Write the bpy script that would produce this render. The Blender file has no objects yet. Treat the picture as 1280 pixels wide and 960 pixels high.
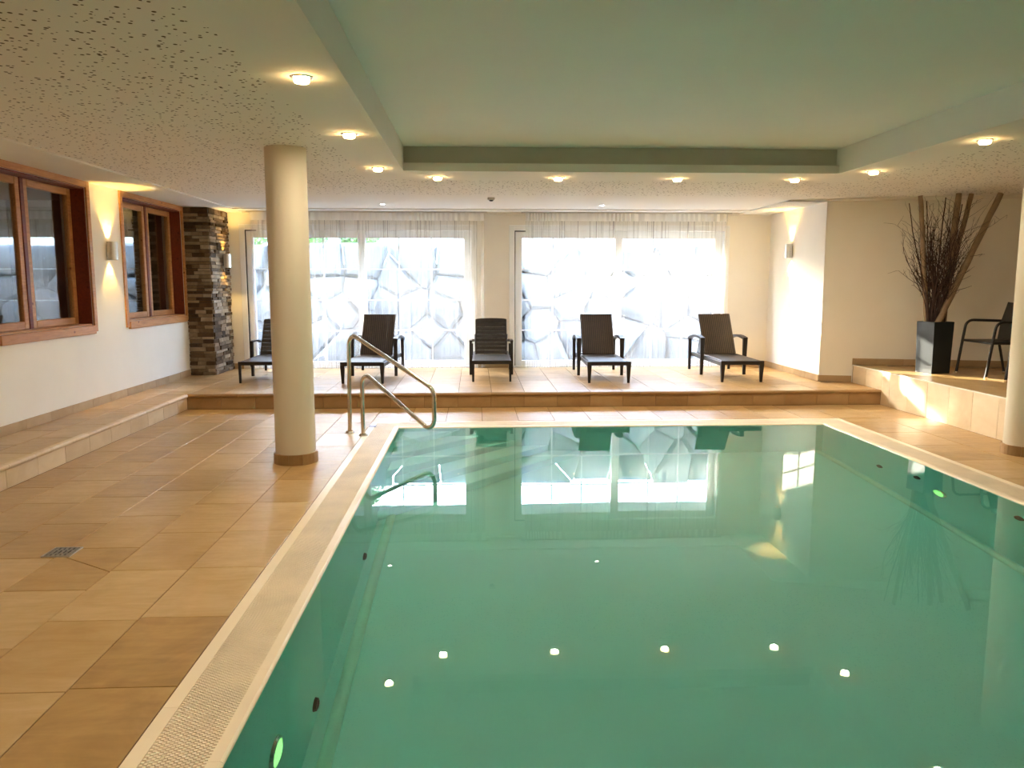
import bpy, bmesh, math, random
from mathutils import Vector, Matrix

C = bpy.context.scene
COL = C.collection
R = math.radians

# ------------------------------------------------------------------ camera
cam_d = bpy.data.cameras.new('camera')
cam = bpy.data.objects.new('camera', cam_d)
COL.objects.link(cam)
C.camera = cam
cam_d.sensor_width = 36.0
cam_d.lens = 980.0 / 1280.0 * 36.0
cam_d.clip_start = 0.05
cam_d.clip_end = 500
cam.location = (0, 0, 1.5)
cam.rotation_euler = (R(90 - 7.326), 0, R(-2.723))

# ------------------------------------------------------------------ world, sun, exposure
W = bpy.data.worlds.new('world')
C.world = W
W.use_nodes = True
wn = W.node_tree.nodes
wl = W.node_tree.links
wn.clear()
sky = wn.new('ShaderNodeTexSky')
sky.sky_type = 'NISHITA'
sky.sun_disc = False
sky.sun_elevation = R(24)
SUN_DIR = Vector((0.86, -1.0, -0.37)).normalized()
sky.sun_rotation = math.atan2(-SUN_DIR.x, -SUN_DIR.y)
sky.air_density = 1.0
sky.dust_density = 1.5
bg = wn.new('ShaderNodeBackground')
bg.inputs['Strength'].default_value = 3.5
wo = wn.new('ShaderNodeOutputWorld')
wl.new(sky.outputs[0], bg.inputs[0])
wl.new(bg.outputs[0], wo.inputs[0])

sun_d = bpy.data.lights.new('sun', 'SUN')
sun_d.energy = 13.0
sun_d.angle = R(0.6)
sun_d.color = (1.0, 0.90, 0.74)
sun = bpy.data.objects.new('sun', sun_d)
COL.objects.link(sun)
sun.rotation_euler = SUN_DIR.to_track_quat('-Z', 'Y').to_euler()
sun.location = (-8, 24, 9)

vs = C.view_settings
C.display_settings.display_device = 'sRGB'
vs.view_transform = 'Standard'
vs.look = 'None'
vs.gamma = 1.0
vs.use_curve_mapping = False
vs.exposure = 1.76

cy = C.cycles
cy.max_bounces = 16
cy.diffuse_bounces = 7
cy.glossy_bounces = 5
cy.transmission_bounces = 10
cy.transparent_max_bounces = 40
cy.sample_clamp_indirect = 8.0
cy.use_denoising = True

DOWNLIGHT = 30.0
BEAM = 4.1
WARM = (1.0, 0.62, 0.24)
BEAM_COLOR = (1.0, 0.84, 0.63)

# ------------------------------------------------------------------ helpers
def hexc(h):
    h = h.lstrip('#')
    out = []
    for i in (0, 2, 4):
        c = int(h[i:i + 2], 16) / 255.0
        out.append(c / 12.92 if c <= 0.04045 else ((c + 0.055) / 1.055) ** 2.4)
    return tuple(out)


class Mat:
    """A small node-tree helper."""
    def __init__(s, name):
        s.m = bpy.data.materials.new(name)
        s.m.use_nodes = True
        s.t = s.m.node_tree
        s.t.nodes.clear()
        s.out = s.t.nodes.new('ShaderNodeOutputMaterial')

    def n(s, kind, **kw):
        nd = s.t.nodes.new('ShaderNode' + kind)
        for k, v in kw.items():
            setattr(nd, k, v)
        return nd

    def l(s, a, b):
        s.t.links.new(a, b)

    def val(s, nd, key, v):
        nd.inputs[key].default_value = v

    def bsdf(s, color=None, rough=0.6, metal=0.0, spec=0.5):
        b = s.n('BsdfPrincipled')
        if color is not None:
            b.inputs['Base Color'].default_value = (*color, 1)
        b.inputs['Roughness'].default_value = rough
        b.inputs['Metallic'].default_value = metal
        b.inputs['Specular IOR Level'].default_value = spec
        s.l(b.outputs[0], s.out.inputs[0])
        return b

    def coord(s, scale=(1, 1, 1), kind='Object', rnd=False):
        tc = s.n('TexCoord')
        mp = s.n('Mapping')
        mp.inputs['Scale'].default_value = scale
        s.l(tc.outputs[kind], mp.inputs[0])
        if rnd:
            oi = s.n('ObjectInfo')
            ml = s.n('VectorMath', operation='SCALE')
            ml.inputs[0].default_value = (37.0, 71.0, 13.0)
            s.l(oi.outputs['Random'], ml.inputs['Scale'])
            s.l(ml.outputs[0], mp.inputs['Location'])
        return mp.outputs[0]

    def noise(s, vec, scale=5, detail=4, rough=0.55, dist=0.0):
        nz = s.n('TexNoise')
        nz.inputs['Scale'].default_value = scale
        nz.inputs['Detail'].default_value = detail
        nz.inputs['Roughness'].default_value = rough
        nz.inputs['Distortion'].default_value = dist
        if vec is not None:
            s.l(vec, nz.inputs['Vector'])
        return nz.outputs['Fac']

    def ramp(s, fac, stops):
        r = s.n('ValToRGB')
        e = r.color_ramp.elements
        while len(e) < len(stops):
            e.new(0.5)
        for i, (p, c) in enumerate(stops):
            e[i].position = p
            e[i].color = (*c, 1) if len(c) == 3 else c
        s.l(fac, r.inputs[0])
        return r.outputs[0]

    def mix(s, fac, a, b, mode='MIX'):
        m = s.n('MixRGB', blend_type=mode)
        for i, v in ((0, fac), (1, a), (2, b)):
            if isinstance(v, (int, float)):
                m.inputs[i].default_value = v
            elif isinstance(v, tuple):
                m.inputs[i].default_value = (*v, 1)
            else:
                s.l(v, m.inputs[i])
        return m.outputs[0]

    def math(s, op, a, b=0.0):
        m = s.n('Math', operation=op)
        for i, v in ((0, a), (1, b)):
            if isinstance(v, (int, float)):
                m.inputs[i].default_value = v
            else:
                s.l(v, m.inputs[i])
        return m.outputs[0]

    def bump(s, h, b, strength=0.3, dist=0.01):
        bp = s.n('Bump')
        bp.inputs['Strength'].default_value = strength
        bp.inputs['Distance'].default_value = dist
        s.l(h, bp.inputs['Height'])
        s.l(bp.outputs[0], b.inputs['Normal'])


def plain(name, color, rough=0.6, metal=0.0, var=0.12, scale=6.0, bump=0.0, spec=0.5, rnd=False):
    m = Mat(name)
    b = m.bsdf(color, rough, metal, spec)
    v = m.coord(rnd=rnd)
    f = m.noise(v, scale, 5)
    c = m.ramp(f, [(0.3, tuple(x * (1 - var) for x in color)), (0.7, tuple(min(1, x * (1 + var)) for x in color))])
    m.l(c, b.inputs['Base Color'])
    if bump:
        m.bump(m.noise(v, scale * 8, 3), b, bump, 0.004)
    return m.m


def emit(name, color, strength):
    m = Mat(name)
    e = m.n('Emission')
    e.inputs[0].default_value = (*color, 1)
    e.inputs[1].default_value = strength
    m.l(e.outputs[0], m.out.inputs[0])
    return m.m


class MB:
    def __init__(s):
        s.v = []
        s.f = []

    def add(s, vs_, fs_):
        o = len(s.v)
        s.v.extend([tuple(p) for p in vs_])
        s.f.extend([tuple(i + o for i in f) for f in fs_])

    def box(s, x0, x1, y0, y1, z0, z1):
        s.add([(x0, y0, z0), (x1, y0, z0), (x1, y1, z0), (x0, y1, z0), (x0, y0, z1), (x1, y0, z1), (x1, y1, z1), (x0, y1, z1)],
              [(0, 3, 2, 1), (4, 5, 6, 7), (0, 1, 5, 4), (1, 2, 6, 5), (2, 3, 7, 6), (3, 0, 4, 7)])
        return s

    def cbox(s, x0, x1, y0, y1, z0, z1, c=0.004):
        """a box with chamfered vertical and horizontal edges (rounded look)"""
        bm = bmesh.new()
        bmesh.ops.create_cube(bm, size=1)
        for v in bm.verts:
            v.co = ((x0 + x1) / 2 + v.co.x * (x1 - x0), (y0 + y1) / 2 + v.co.y * (y1 - y0), (z0 + z1) / 2 + v.co.z * (z1 - z0))
        bmesh.ops.bevel(bm, geom=list(bm.edges), offset=c, segments=1, affect='EDGES', profile=0.5)
        s.from_bm(bm)
        return s

    def from_bm(s, bm):
        bm.verts.index_update()
        s.add([v.co[:] for v in bm.verts], [[v.index for v in f.verts] for f in bm.faces])
        bm.free()

    def prism(s, pts, z0, z1, inset=0.0, drop=0.0):
        """pts counter-clockwise in xy; a chamfered top when inset > 0"""
        n = len(pts)
        rings = [[(p[0], p[1], z0) for p in pts], [(p[0], p[1], z1 - drop) for p in pts]]
        if inset:
            cx = sum(p[0] for p in pts) / n
            cy_ = sum(p[1] for p in pts) / n
            top = []
            for i in range(n):
                a, b, c = Vector(pts[i - 1][:2]), Vector(pts[i][:2]), Vector(pts[(i + 1) % n][:2])
                d1 = (a - b).normalized()
                d2 = (c - b).normalized()
                d = d1 + d2
                if d.length < 1e-5:
                    d = Vector((cx, cy_)) - b
                sn = max(0.3, abs(d1.cross(d2)))
                q = b + d.normalized() * min(inset / math.sqrt(max(0.05, (1 - d1.dot(d2)) / 2)), inset * 3)
                top.append((q.x, q.y, z1))
            rings.append(top)
        vs_ = [p for r in rings for p in r]
        fs_ = [tuple(reversed(range(n)))]
        for k in range(len(rings) - 1):
            for i in range(n):
                j = (i + 1) % n
                fs_.append((k * n + i, k * n + j, (k + 1) * n + j, (k + 1) * n + i))
        fs_.append(tuple((len(rings) - 1) * n + i for i in range(n)))
        s.add(vs_, fs_)
        return s

    def tube(s, pts, rad, seg=8, cap=True):
        pts = [Vector(p) for p in pts]
        n = len(pts)
        rs = rad if isinstance(rad, (list, tuple)) else [rad] * n
        t0 = (pts[1] - pts[0]).normalized()
        up = Vector((0, 0, 1)) if abs(t0.z) < 0.9 else Vector((1, 0, 0))
        u = t0.cross(up).normalized()
        vs_, fs_ = [], []
        prev = t0
        for i, p in enumerate(pts):
            t = (pts[min(i + 1, n - 1)] - pts[max(i - 1, 0)]).normalized()
            ax = prev.cross(t)
            if ax.length > 1e-6:
                u = Matrix.Rotation(prev.angle(t), 3, ax.normalized()) @ u
            u = (u - t * u.dot(t)).normalized()
            w = t.cross(u)
            prev = t
            for k in range(seg):
                a = 2 * math.pi * k / seg
                vs_.append(tuple(p + (u * math.cos(a) + w * math.sin(a)) * rs[i]))
        for i in range(n - 1):
            for k in range(seg):
                j = (k + 1) % seg
                fs_.append((i * seg + k, i * seg + j, (i + 1) * seg + j, (i + 1) * seg + k))
        if cap:
            fs_.append(tuple(reversed(range(seg))))
            fs_.append(tuple((n - 1) * seg + k for k in range(seg)))
        s.add(vs_, fs_)
        return s

    def strap(s, pts, wvec, th):
        """a flat bar swept along pts; wvec half-width vector, th half thickness (normal in the plane of the path)"""
        pts = [Vector(p) for p in pts]
        wv = Vector(wvec)
        n = len(pts)
        vs_, fs_ = [], []
        ths = th if isinstance(th, (list, tuple)) else [th] * n
        for i, p in enumerate(pts):
            t = (pts[min(i + 1, n - 1)] - pts[max(i - 1, 0)]).normalized()
            nn = t.cross(wv).normalized() * ths[i]
            vs_ += [tuple(p - wv - nn), tuple(p + wv - nn), tuple(p + wv + nn), tuple(p - wv + nn)]
        for i in range(n - 1):
            for k in range(4):
                j = (k + 1) % 4
                fs_.append((i * 4 + k, i * 4 + j, (i + 1) * 4 + j, (i + 1) * 4 + k))
        fs_.append((3, 2, 1, 0))
        fs_.append(tuple((n - 1) * 4 + k for k in range(4)))
        s.add(vs_, fs_)
        return s

    def lathe(s, prof, seg=24, cx=0, cy_=0, close=False):
        vs_, fs_ = [], []
        n = len(prof)
        for k in range(seg):
            a = 2 * math.pi * k / seg
            for r, z in prof:
                vs_.append((cx + r * math.cos(a), cy_ + r * math.sin(a), z))
        for k in range(seg):
            j = (k + 1) % seg
            for i in range(n - 1):
                fs_.append((k * n + i, j * n + i, j * n + i + 1, k * n + i + 1))
        s.add(vs_, fs_)
        return s

    def mesh(s, name, smooth=False):
        me = bpy.data.meshes.new(name)
        me.from_pydata(s.v, [], s.f)
        bm = bmesh.new()
        bm.from_mesh(me)
        bmesh.ops.recalc_face_normals(bm, faces=bm.faces)
        bm.to_mesh(me)
        bm.free()
        if smooth:
            me.shade_smooth()
            try:
                me.set_sharp_from_angle(angle=R(40))
            except Exception:
                pass
        return me


def put(name, me, mat=None, parent=None, loc=None, rot=None):
    if isinstance(me, MB):
        me = me.mesh(name)
    if mat is not None and not me.materials:
        me.materials.append(mat)
    o = bpy.data.objects.new(name, me)
    COL.objects.link(o)
    if parent is not None:
        o.parent = parent
    if loc is not None:
        o.location = loc
    if rot is not None:
        o.rotation_euler = rot
    return o


def puts(name, mb, mat, parent=None, **k):
    return put(name, mb.mesh(name, True), mat, parent, **k)


def tag(o, label, cat, group=None, kind=None):
    o['label'] = label
    o['category'] = cat
    if group:
        o['group'] = group
    if kind:
        o['kind'] = kind
    return o


def struct(o, label, cat):
    return tag(o, label, cat, None, 'structure')


def empty(name, loc=(0, 0, 0), rz=0.0):
    o = bpy.data.objects.new(name, None)
    o.empty_display_size = 0.1
    COL.objects.link(o)
    o.location = loc
    o.rotation_euler = (0, 0, rz)
    return o


def copy_tree(o, parent=None):
    c = o.copy()
    COL.objects.link(c)
    if parent is not None:
        c.parent = parent
    for ch in list(o.children):
        copy_tree(ch, c)
    return c


# ------------------------------------------------------------------ materials
def tile_mat(name, cols, rough=0.34):
    m = Mat(name)
    b = m.bsdf(None, rough, 0, 0.45)
    v = m.coord((1, 1, 1), rnd=True)
    oi = m.n('ObjectInfo')
    f1 = m.noise(v, 2.2, 6, 0.6, 1.2)
    vs2 = m.coord((1.2, 7.0, 3.0), rnd=True)
    f2 = m.noise(vs2, 2.0, 5, 0.6, 0.8)
    f = m.math('ADD', m.math('MULTIPLY', f1, 0.45), m.math('MULTIPLY', f2, 0.35))
    f = m.math('ADD', f, m.math('MULTIPLY', oi.outputs['Random'], 0.22))
    c = m.ramp(f, [(0.30, cols[0]), (0.45, cols[1]), (0.58, cols[2]), (0.72, cols[3])])
    m.l(c, b.inputs['Base Color'])
    g = m.noise(v, 26, 4, 0.7)
    m.l(m.math('ADD', m.math('MULTIPLY', g, 0.22), rough - 0.11), b.inputs['Roughness'])
    m.bump(g, b, 0.06, 0.004)
    return m.m


M = {}
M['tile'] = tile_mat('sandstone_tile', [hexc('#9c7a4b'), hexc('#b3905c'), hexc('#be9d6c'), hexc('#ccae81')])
M['shade_riser'] = tile_mat('shade_riser_tile', [hexc('#856640'), hexc('#96764c'), hexc('#a18056'), hexc('#ab8c62')], 0.5)  # brown darkened to stand in for shade on the step; collars share it
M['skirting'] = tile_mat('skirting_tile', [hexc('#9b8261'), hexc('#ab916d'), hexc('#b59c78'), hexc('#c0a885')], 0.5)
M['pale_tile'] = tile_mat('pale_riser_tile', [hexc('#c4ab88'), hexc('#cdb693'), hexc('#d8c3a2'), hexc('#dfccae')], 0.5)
M['grout'] = plain('grout', hexc('#5e4629'), 0.95, var=0.15, scale=20)
M['wall'] = plain('plaster_wall', (0.86, 0.835, 0.78), 0.85, var=0.02, scale=2.0, bump=0.04)
M['column'] = plain('column_plaster', (0.67, 0.595, 0.465), 0.7, var=0.02, scale=2.0)
M['ceil_plain'] = plain('ceiling_paint', (0.77, 0.755, 0.70), 0.9, var=0.015, scale=2.0)
M['coffer'] = plain('coffer_paint', (0.77, 0.77, 0.71), 0.75, var=0.02, scale=1.0)
M['curb'] = plain('cream_ceramic', (0.90, 0.77, 0.58), 0.35, var=0.03, scale=3.0)
M['grate'] = plain('grate_plastic', (0.88, 0.76, 0.58), 0.5, var=0.10, scale=3.0)
M['channel'] = plain('channel_dark', (0.10, 0.06, 0.03), 0.9)
M['steel'] = plain('polished_steel', (0.62, 0.58, 0.50), 0.18, 1.0, var=0.05)
M['brushed'] = plain('brushed_aluminium', (0.60, 0.58, 0.54), 0.38, 1.0, var=0.06, scale=30)
M['white_pvc'] = plain('white_frame', (0.86, 0.88, 0.90), 0.4, var=0.01)
M['black_gap'] = plain('rubber_seal', (0.03, 0.03, 0.03), 0.7)
M['dark_wood'] = plain('dark_lounger_frame', (0.012, 0.009, 0.008), 0.42, var=0.2, scale=20)
M['black_metal'] = plain('black_metal', (0.010, 0.009, 0.010), 0.45, var=0.1)
M['chrome'] = plain('chrome_foot', (0.85, 0.84, 0.82), 0.15, 1.0, var=0.02)
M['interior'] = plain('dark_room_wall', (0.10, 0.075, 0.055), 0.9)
M['gravel'] = plain('gravel_ground', (0.36, 0.36, 0.355), 0.95, var=0.35, scale=18, bump=0.5)
M['bark'] = plain('branch_bark', (0.050, 0.026, 0.020), 0.85, var=0.4, scale=12)
M['pole'] = plain('peeled_pole', (0.27, 0.19, 0.115), 0.75, var=0.25, scale=9, bump=0.3)
M['mortar'] = plain('dark_mortar', (0.04, 0.04, 0.04), 0.95, var=0.3)  # plain dark mortar colour for stone joints and wall cores
M['soil'] = plain('soil', (0.05, 0.035, 0.025), 0.95)


def wood_mat(name, c0, c1, knot):
    m = Mat(name)
    b = m.bsdf(None, 0.42, 0, 0.45)
    v = m.coord((14, 1.4, 14), rnd=True)
    f = m.noise(v, 1.6, 6, 0.6, 1.5)
    c = m.ramp(f, [(0.3, c0), (0.7, c1)])
    vk = m.coord((3.0, 2.2, 3.0), rnd=True)
    vo = m.n('TexVoronoi')
    vo.inputs['Scale'].default_value = 2.4
    m.l(vk, vo.inputs['Vector'])
    k = m.ramp(vo.outputs['Distance'], [(0.05, (1, 1, 1)), (0.13, (0, 0, 0))])
    m.l(m.mix(k, c, knot), b.inputs['Base Color'])
    m.bump(f, b, 0.1, 0.003)
    return m.m


M['larch'] = wood_mat('larch_wood', hexc('#a8713f'), hexc('#c9935c'), hexc('#6f3a1c'))
M['redwood'] = wood_mat('red_stained_wood', hexc('#5f2413'), hexc('#7c3319'), hexc('#401409'))

# perforated ceiling board: scattered round holes
m = Mat('perforated_board')
b = m.bsdf(None, 0.9, 0, 0.2)
v = m.coord()
vo = m.n('TexVoronoi')
vo.inputs['Scale'].default_value = 26.0
vo.inputs['Randomness'].default_value = 0.85
m.l(v, vo.inputs['Vector'])
sep = m.n('SeparateColor')
m.l(vo.outputs['Color'], sep.inputs[0])
rad = m.math('ADD', m.math('MULTIPLY', m.math('GREATER_THAN', sep.outputs[0], 0.5), 0.09), 0.17)
dot = m.math('LESS_THAN', vo.outputs['Distance'], rad)
sx = m.n('SeparateXYZ')
m.l(v, sx.inputs[0])
X, Y = sx.outputs[0], sx.outputs[1]
zone = m.math('MAXIMUM', m.math('MAXIMUM', m.math('LESS_THAN', X, -1.12), m.math('GREATER_THAN', X, 4.08)), m.math('GREATER_THAN', Y, 8.5))
zone = m.math('MULTIPLY', zone, m.math('LESS_THAN', Y, 9.9))
dot = m.math('MULTIPLY', dot, zone)
m.l(m.mix(dot, (0.77, 0.745, 0.69), (0.10, 0.075, 0.05)), b.inputs['Base Color'])
M['perf'] = m.m

# pool liner and water
m = Mat('pool_liner')
b = m.bsdf(None, 0.55, 0, 0.3)
f = m.noise(m.coord(), 1.2, 4)
m.l(m.ramp(f, [(0.3, (0.42, 0.88, 0.84)), (0.7, (0.45, 0.90, 0.87))]), b.inputs['Base Color'])
M['liner'] = m.m
M['liner_pale'] = plain('pale_liner_strip', (0.55, 0.93, 0.82), 0.5, var=0.03)
m = Mat('pool_water')
rf = m.n('BsdfRefraction')
rf.inputs['Color'].default_value = (0.87, 0.99, 0.96, 1)
rf.inputs['IOR'].default_value = 1.33
rf.inputs['Roughness'].default_value = 0.0
gl = m.n('BsdfGlossy')
gl.inputs['Roughness'].default_value = 0.0
fr = m.n('Fresnel')
fr.inputs['IOR'].default_value = 1.33
mx = m.n('MixShader')
m.l(fr.outputs[0], mx.inputs[0])
m.l(rf.outputs[0], mx.inputs[1])
m.l(gl.outputs[0], mx.inputs[2])
m.l(mx.outputs[0], m.out.inputs[0])
bp = m.n('Bump')
bp.inputs['Strength'].default_value = 0.05
bp.inputs['Distance'].default_value = 0.01
m.l(m.noise(m.coord(), 1.6, 2, 0.5), bp.inputs['Height'])
for nd in (rf, gl, fr):
    m.l(bp.outputs[0], nd.inputs['Normal'])
M['water'] = m.m
M['pool_lamp'] = emit('pool_lamp_glass', (0.32, 1.0, 0.25), 0.45)

# window glass: clear with a Fresnel reflection (Schlick)
def glass_mat(name, f0):
    m = Mat(name)
    tr = m.n('BsdfTransparent')
    tr.inputs[0].default_value = (0.97, 0.985, 0.98, 1)
    gl = m.n('BsdfGlossy')
    gl.inputs['Roughness'].default_value = 0.0
    lw = m.n('LayerWeight')
    lw.inputs[0].default_value = 0.5
    f = m.math('ADD', m.math('MULTIPLY', m.math('POWER', lw.outputs['Facing'], 5.0), 1.0 - f0), f0)
    mx = m.n('MixShader')
    m.l(f, mx.inputs[0])
    m.l(tr.outputs[0], mx.inputs[1])
    m.l(gl.outputs[0], mx.inputs[2])
    m.l(mx.outputs[0], m.out.inputs[0])
    return m.m


M['glass'] = glass_mat('window_glass', 0.04)
M['double_glass'] = glass_mat('double_glass', 0.16)


# sheer curtain
def sheer(name, lo, hi, front):
    m = Mat(name)
    tr = m.n('BsdfTransparent')
    tl = m.n('BsdfTranslucent')
    tl.inputs[0].default_value = (0.95, 0.95, 0.94, 1)
    df = m.n('BsdfDiffuse')
    df.inputs[0].default_value = (0.92, 0.92, 0.90, 1)
    mx1 = m.n('MixShader')
    mx1.inputs[0].default_value = front
    m.l(tl.outputs[0], mx1.inputs[1])
    m.l(df.outputs[0], mx1.inputs[2])
    v = m.coord((60, 1, 0.25))
    f = m.noise(v, 1.0, 5, 0.7)
    op = m.n('MapRange')
    op.inputs[1].default_value = 0.3
    op.inputs[2].default_value = 0.7
    op.inputs[3].default_value = lo
    op.inputs[4].default_value = hi
    m.l(f, op.inputs[0])
    mx2 = m.n('MixShader')
    m.l(op.outputs[0], mx2.inputs[0])
    m.l(tr.outputs[0], mx2.inputs[1])
    m.l(mx1.outputs[0], mx2.inputs[2])
    m.l(mx2.outputs[0], m.out.inputs[0])
    return m.m


M['sheer'] = sheer('sheer_voile', 0.17, 0.30, 0.50)
M['header'] = sheer('voile_header', 0.80, 0.88, 0.72)


# woven rattan
def weave_mat(name, dark, light, sx_, sy_):
    m = Mat(name)
    b = m.bsdf(None, 0.42, 0, 0.5)
    v = m.coord()
    w1 = m.n('TexWave', wave_type='BANDS', bands_direction='X')
    w1.inputs['Scale'].default_value = sx_
    w2 = m.n('TexWave', wave_type='BANDS', bands_direction='Z')
    w2.inputs['Scale'].default_value = sy_
    w3 = m.n('TexWave', wave_type='BANDS', bands_direction='Y')
    w3.inputs['Scale'].default_value = sy_
    for w in (w1, w2, w3):
        m.l(v, w.inputs['Vector'])
    h = m.math('MULTIPLY', w1.outputs['Fac'], m.math('ADD', m.math('MULTIPLY', m.math('ADD', w2.outputs['Fac'], w3.outputs['Fac']), 0.35), 0.3))
    nz = m.noise(v, 9, 4)
    h2 = m.math('MULTIPLY', h, m.math('ADD', nz, 0.5))
    m.l(m.ramp(h2, [(0.1, dark), (0.8, light)]), b.inputs['Base Color'])
    m.bump(h, b, 0.5, 0.004)
    return m.m


M['rattan'] = weave_mat('brown_rattan', (0.008, 0.005, 0.004), (0.095, 0.058, 0.034), 11, 13)
M['slat'] = plain('dark_slat', (0.022, 0.017, 0.014), 0.45, var=0.25, scale=12)
M['planter'] = plain('planter_lacquer', (0.012, 0.017, 0.020), 0.38, var=0.1)


def stone_mat(name, stops, rough=0.85, bump=0.5, scale=7):
    m = Mat(name)
    b = m.bsdf(None, rough, 0, 0.25)
    v = m.coord(rnd=True)
    oi = m.n('ObjectInfo')
    f = m.noise(v, scale, 6, 0.65)
    g = m.math('ADD', m.math('MULTIPLY', f, 0.5), m.math('MULTIPLY', oi.outputs['Random'], 0.5))
    m.l(m.ramp(g, stops), b.inputs['Base Color'])
    m.bump(m.noise(v, scale * 4, 5, 0.7), b, bump, 0.012)
    return m.m


M['slate'] = stone_mat('stacked_slate', [(0.2, hexc('#3d2f22')), (0.42, hexc('#62503c')), (0.58, hexc('#85725c')), (0.8, hexc('#b0a08a'))])
M['boulder'] = stone_mat('pale_boulder', [(0.2, (0.085, 0.085, 0.084)), (0.5, (0.145, 0.145, 0.144)), (0.8, (0.20, 0.20, 0.197))], 0.9, 0.4, 4)
m = Mat('leaf_green')
b = m.bsdf(None, 0.55)
f = m.noise(m.coord(), 3, 3)
m.l(m.ramp(f, [(0.3, (0.05, 0.13, 0.02)), (0.7, (0.16, 0.26, 0.05))]), b.inputs['Base Color'])
M['leaf'] = m.m

# ------------------------------------------------------------------ key dimensions (metres)
WL = -4.10            # left wall
LEDGE = -3.44         # front of the low ledge by the left wall
STEP = 9.45           # front of the raised platform
BACK = 12.30          # glass-door wall
WR = 4.65             # right side wall
PX0, PX1, PY0, PY1 = -0.80, 3.746, 0.60, 8.15   # pool opening
CW = 0.322            # width of the overflow curb
UP = 5.05             # front of the upper platform
CEIL = 2.58
FRONT = -3.2          # wall behind the photographer
RIGHT = 8.0


def slant(x):         # the slanting wall behind the planter
    return 10.33 - 0.25 * (x - WR)


# ------------------------------------------------------------------ floor slabs
def slab(name, boxes, mat, label, cat):
    mb = MB()
    for bx in boxes:
        mb.box(*bx)
    return struct(put(name, mb, mat), label, cat)


floor = slab('floor', [
    (WL, PX0 - CW, FRONT, STEP, -1.6, -0.005),
    (PX1 + CW, RIGHT, FRONT, STEP, -1.6, -0.005),
    (PX0 - CW, PX1 + CW, FRONT, PY0 - CW, -1.6, -0.005),
    (PX0 - CW, PX1 + CW, PY1 + CW, STEP, -1.6, -0.005)],
    M['grout'], 'sandstone tiled pool deck around the turquoise pool', 'floor')
platform = slab('raised_floor', [
    (WL, RIGHT, STEP + 0.012, 14.0 - 1.4, -0.1, 0.175),
    (WL, LEDGE - 0.012, FRONT, STEP + 0.012, -0.004, 0.175)],
    M['grout'], 'raised tiled platform one step up, carrying the row of loungers', 'floor')
upper = slab('upper_floor', [(UP + 0.012, RIGHT, FRONT, 10.4, -0.003, 0.410)],
             M['grout'], 'higher tiled platform carrying the black planter and the armchairs', 'floor')

_tiles = {}


def tile_mesh(w, l, h, mat, ins=0.0012):
    k = (round(w, 3), round(l, 3), h, mat.name)
    if k not in _tiles:
        mb = MB().prism([(0, 0), (w, 0), (w, l), (0, l)], -h, 0, ins, 0.0012)
        me = mb.mesh('tile')
        me.materials.append(mat)
        _tiles[k] = me
    return _tiles[k]


GAP = 0.0026


def tile_field(parent, edges, y0, y1, z, length, phases, mat, skip=(), y1f=None):
    for i in range(len(edges) - 1):
        x0, x1 = edges[i], edges[i + 1]
        top = y1f((x0 + x1) / 2) if y1f else y1
        ph = phases[i % len(phases)] % length
        y = y0 - ((y0 - ph) % length)
        while y < top - 0.01:
            a, b_ = max(y, y0), min(y + length, top)
            if b_ - a > 0.02 and not any(sx0 < (x0 + x1) / 2 < sx1 and sy0 < (a + b_) / 2 < sy1 for sx0, sx1, sy0, sy1 in skip):
                me = tile_mesh(x1 - x0 - 2 * GAP, b_ - a - 2 * GAP, 0.012, mat)
                put('tile', me, None, parent, (x0 + GAP, a + GAP, z))
            y += length


L0 = 0.627
rng = random.Random(4)
DRAIN = (-2.32, 4.36)
# deck left of the pool
tile_field(floor, [LEDGE, -3.12, -2.72, -2.32, -1.92, -1.52, PX0 - CW], 0.9, STEP - 0.011, 0, L0,
           [0.17, 0.364, 0.511, 0.038, 0.30, 0.322], M['tile'], skip=[(-2.32, -1.92, 3.8, 4.43)])
# the two drain tiles, cut on the diagonal
def poly_tile(parent, pts, z, mat):
    put('tile', MB().prism(pts, -0.012, 0, 0.0012, 0.0012), mat, parent, (0, 0, z))


g = GAP
poly_tile(floor, [(-2.32 + g, 3.80 + g), (-1.92 - g, 3.80 + g), (-1.92 - g, 4.045), (-2.32 + g, 4.315)], 0, M['tile'])
poly_tile(floor, [(-1.92 - g, 4.053), (-1.92 - g, 4.427 - g), (-2.32 + g, 4.427 - g), (-2.32 + g, 4.323)], 0, M['tile'])
# far deck and right deck
ex = [PX0 - CW + 0.4 * k for k in range(13)] + [PX1 + CW]
tile_field(floor, ex + [4.56, UP], PY1 + CW, STEP - 0.011, 0, L0, [PY1 + CW + 0.33, PY1 + CW + 0.02, PY1 + CW + 0.5], M['tile'])
tile_field(floor, [PX1 + CW, 4.56, UP], 2.2, PY1 + CW, 0, L0, [0.1, 0.43], M['tile'])
# raised platform and ledge
px = [WL + 0.0, -3.77, LEDGE - 0.0]
tile_field(platform, px, 2.6, STEP, 0.18, L0, [0.25, 0.55], M['tile'])
pe = [WL, -3.77, LEDGE] + [LEDGE + 0.4047 * k for k in range(1, 21)]
tile_field(platform, [e for e in pe if e < WR - 0.1] + [WR], STEP, BACK, 0.18, 0.575, [STEP + 0.0, STEP + 0.30], M['tile'])
tile_field(platform, [WR - 0.0, UP], STEP, 10.25, 0.18, 0.575, [STEP + 0.1], M['tile'])
# upper platform
tile_field(upper, [UP, 5.45, 5.85, 6.25, 6.65, 7.05, 7.45, RIGHT], 5.4, 0, 0.415, L0, [0.2, 0.5], M['tile'], y1f=lambda x: slant(x) - 0.05)


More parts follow.
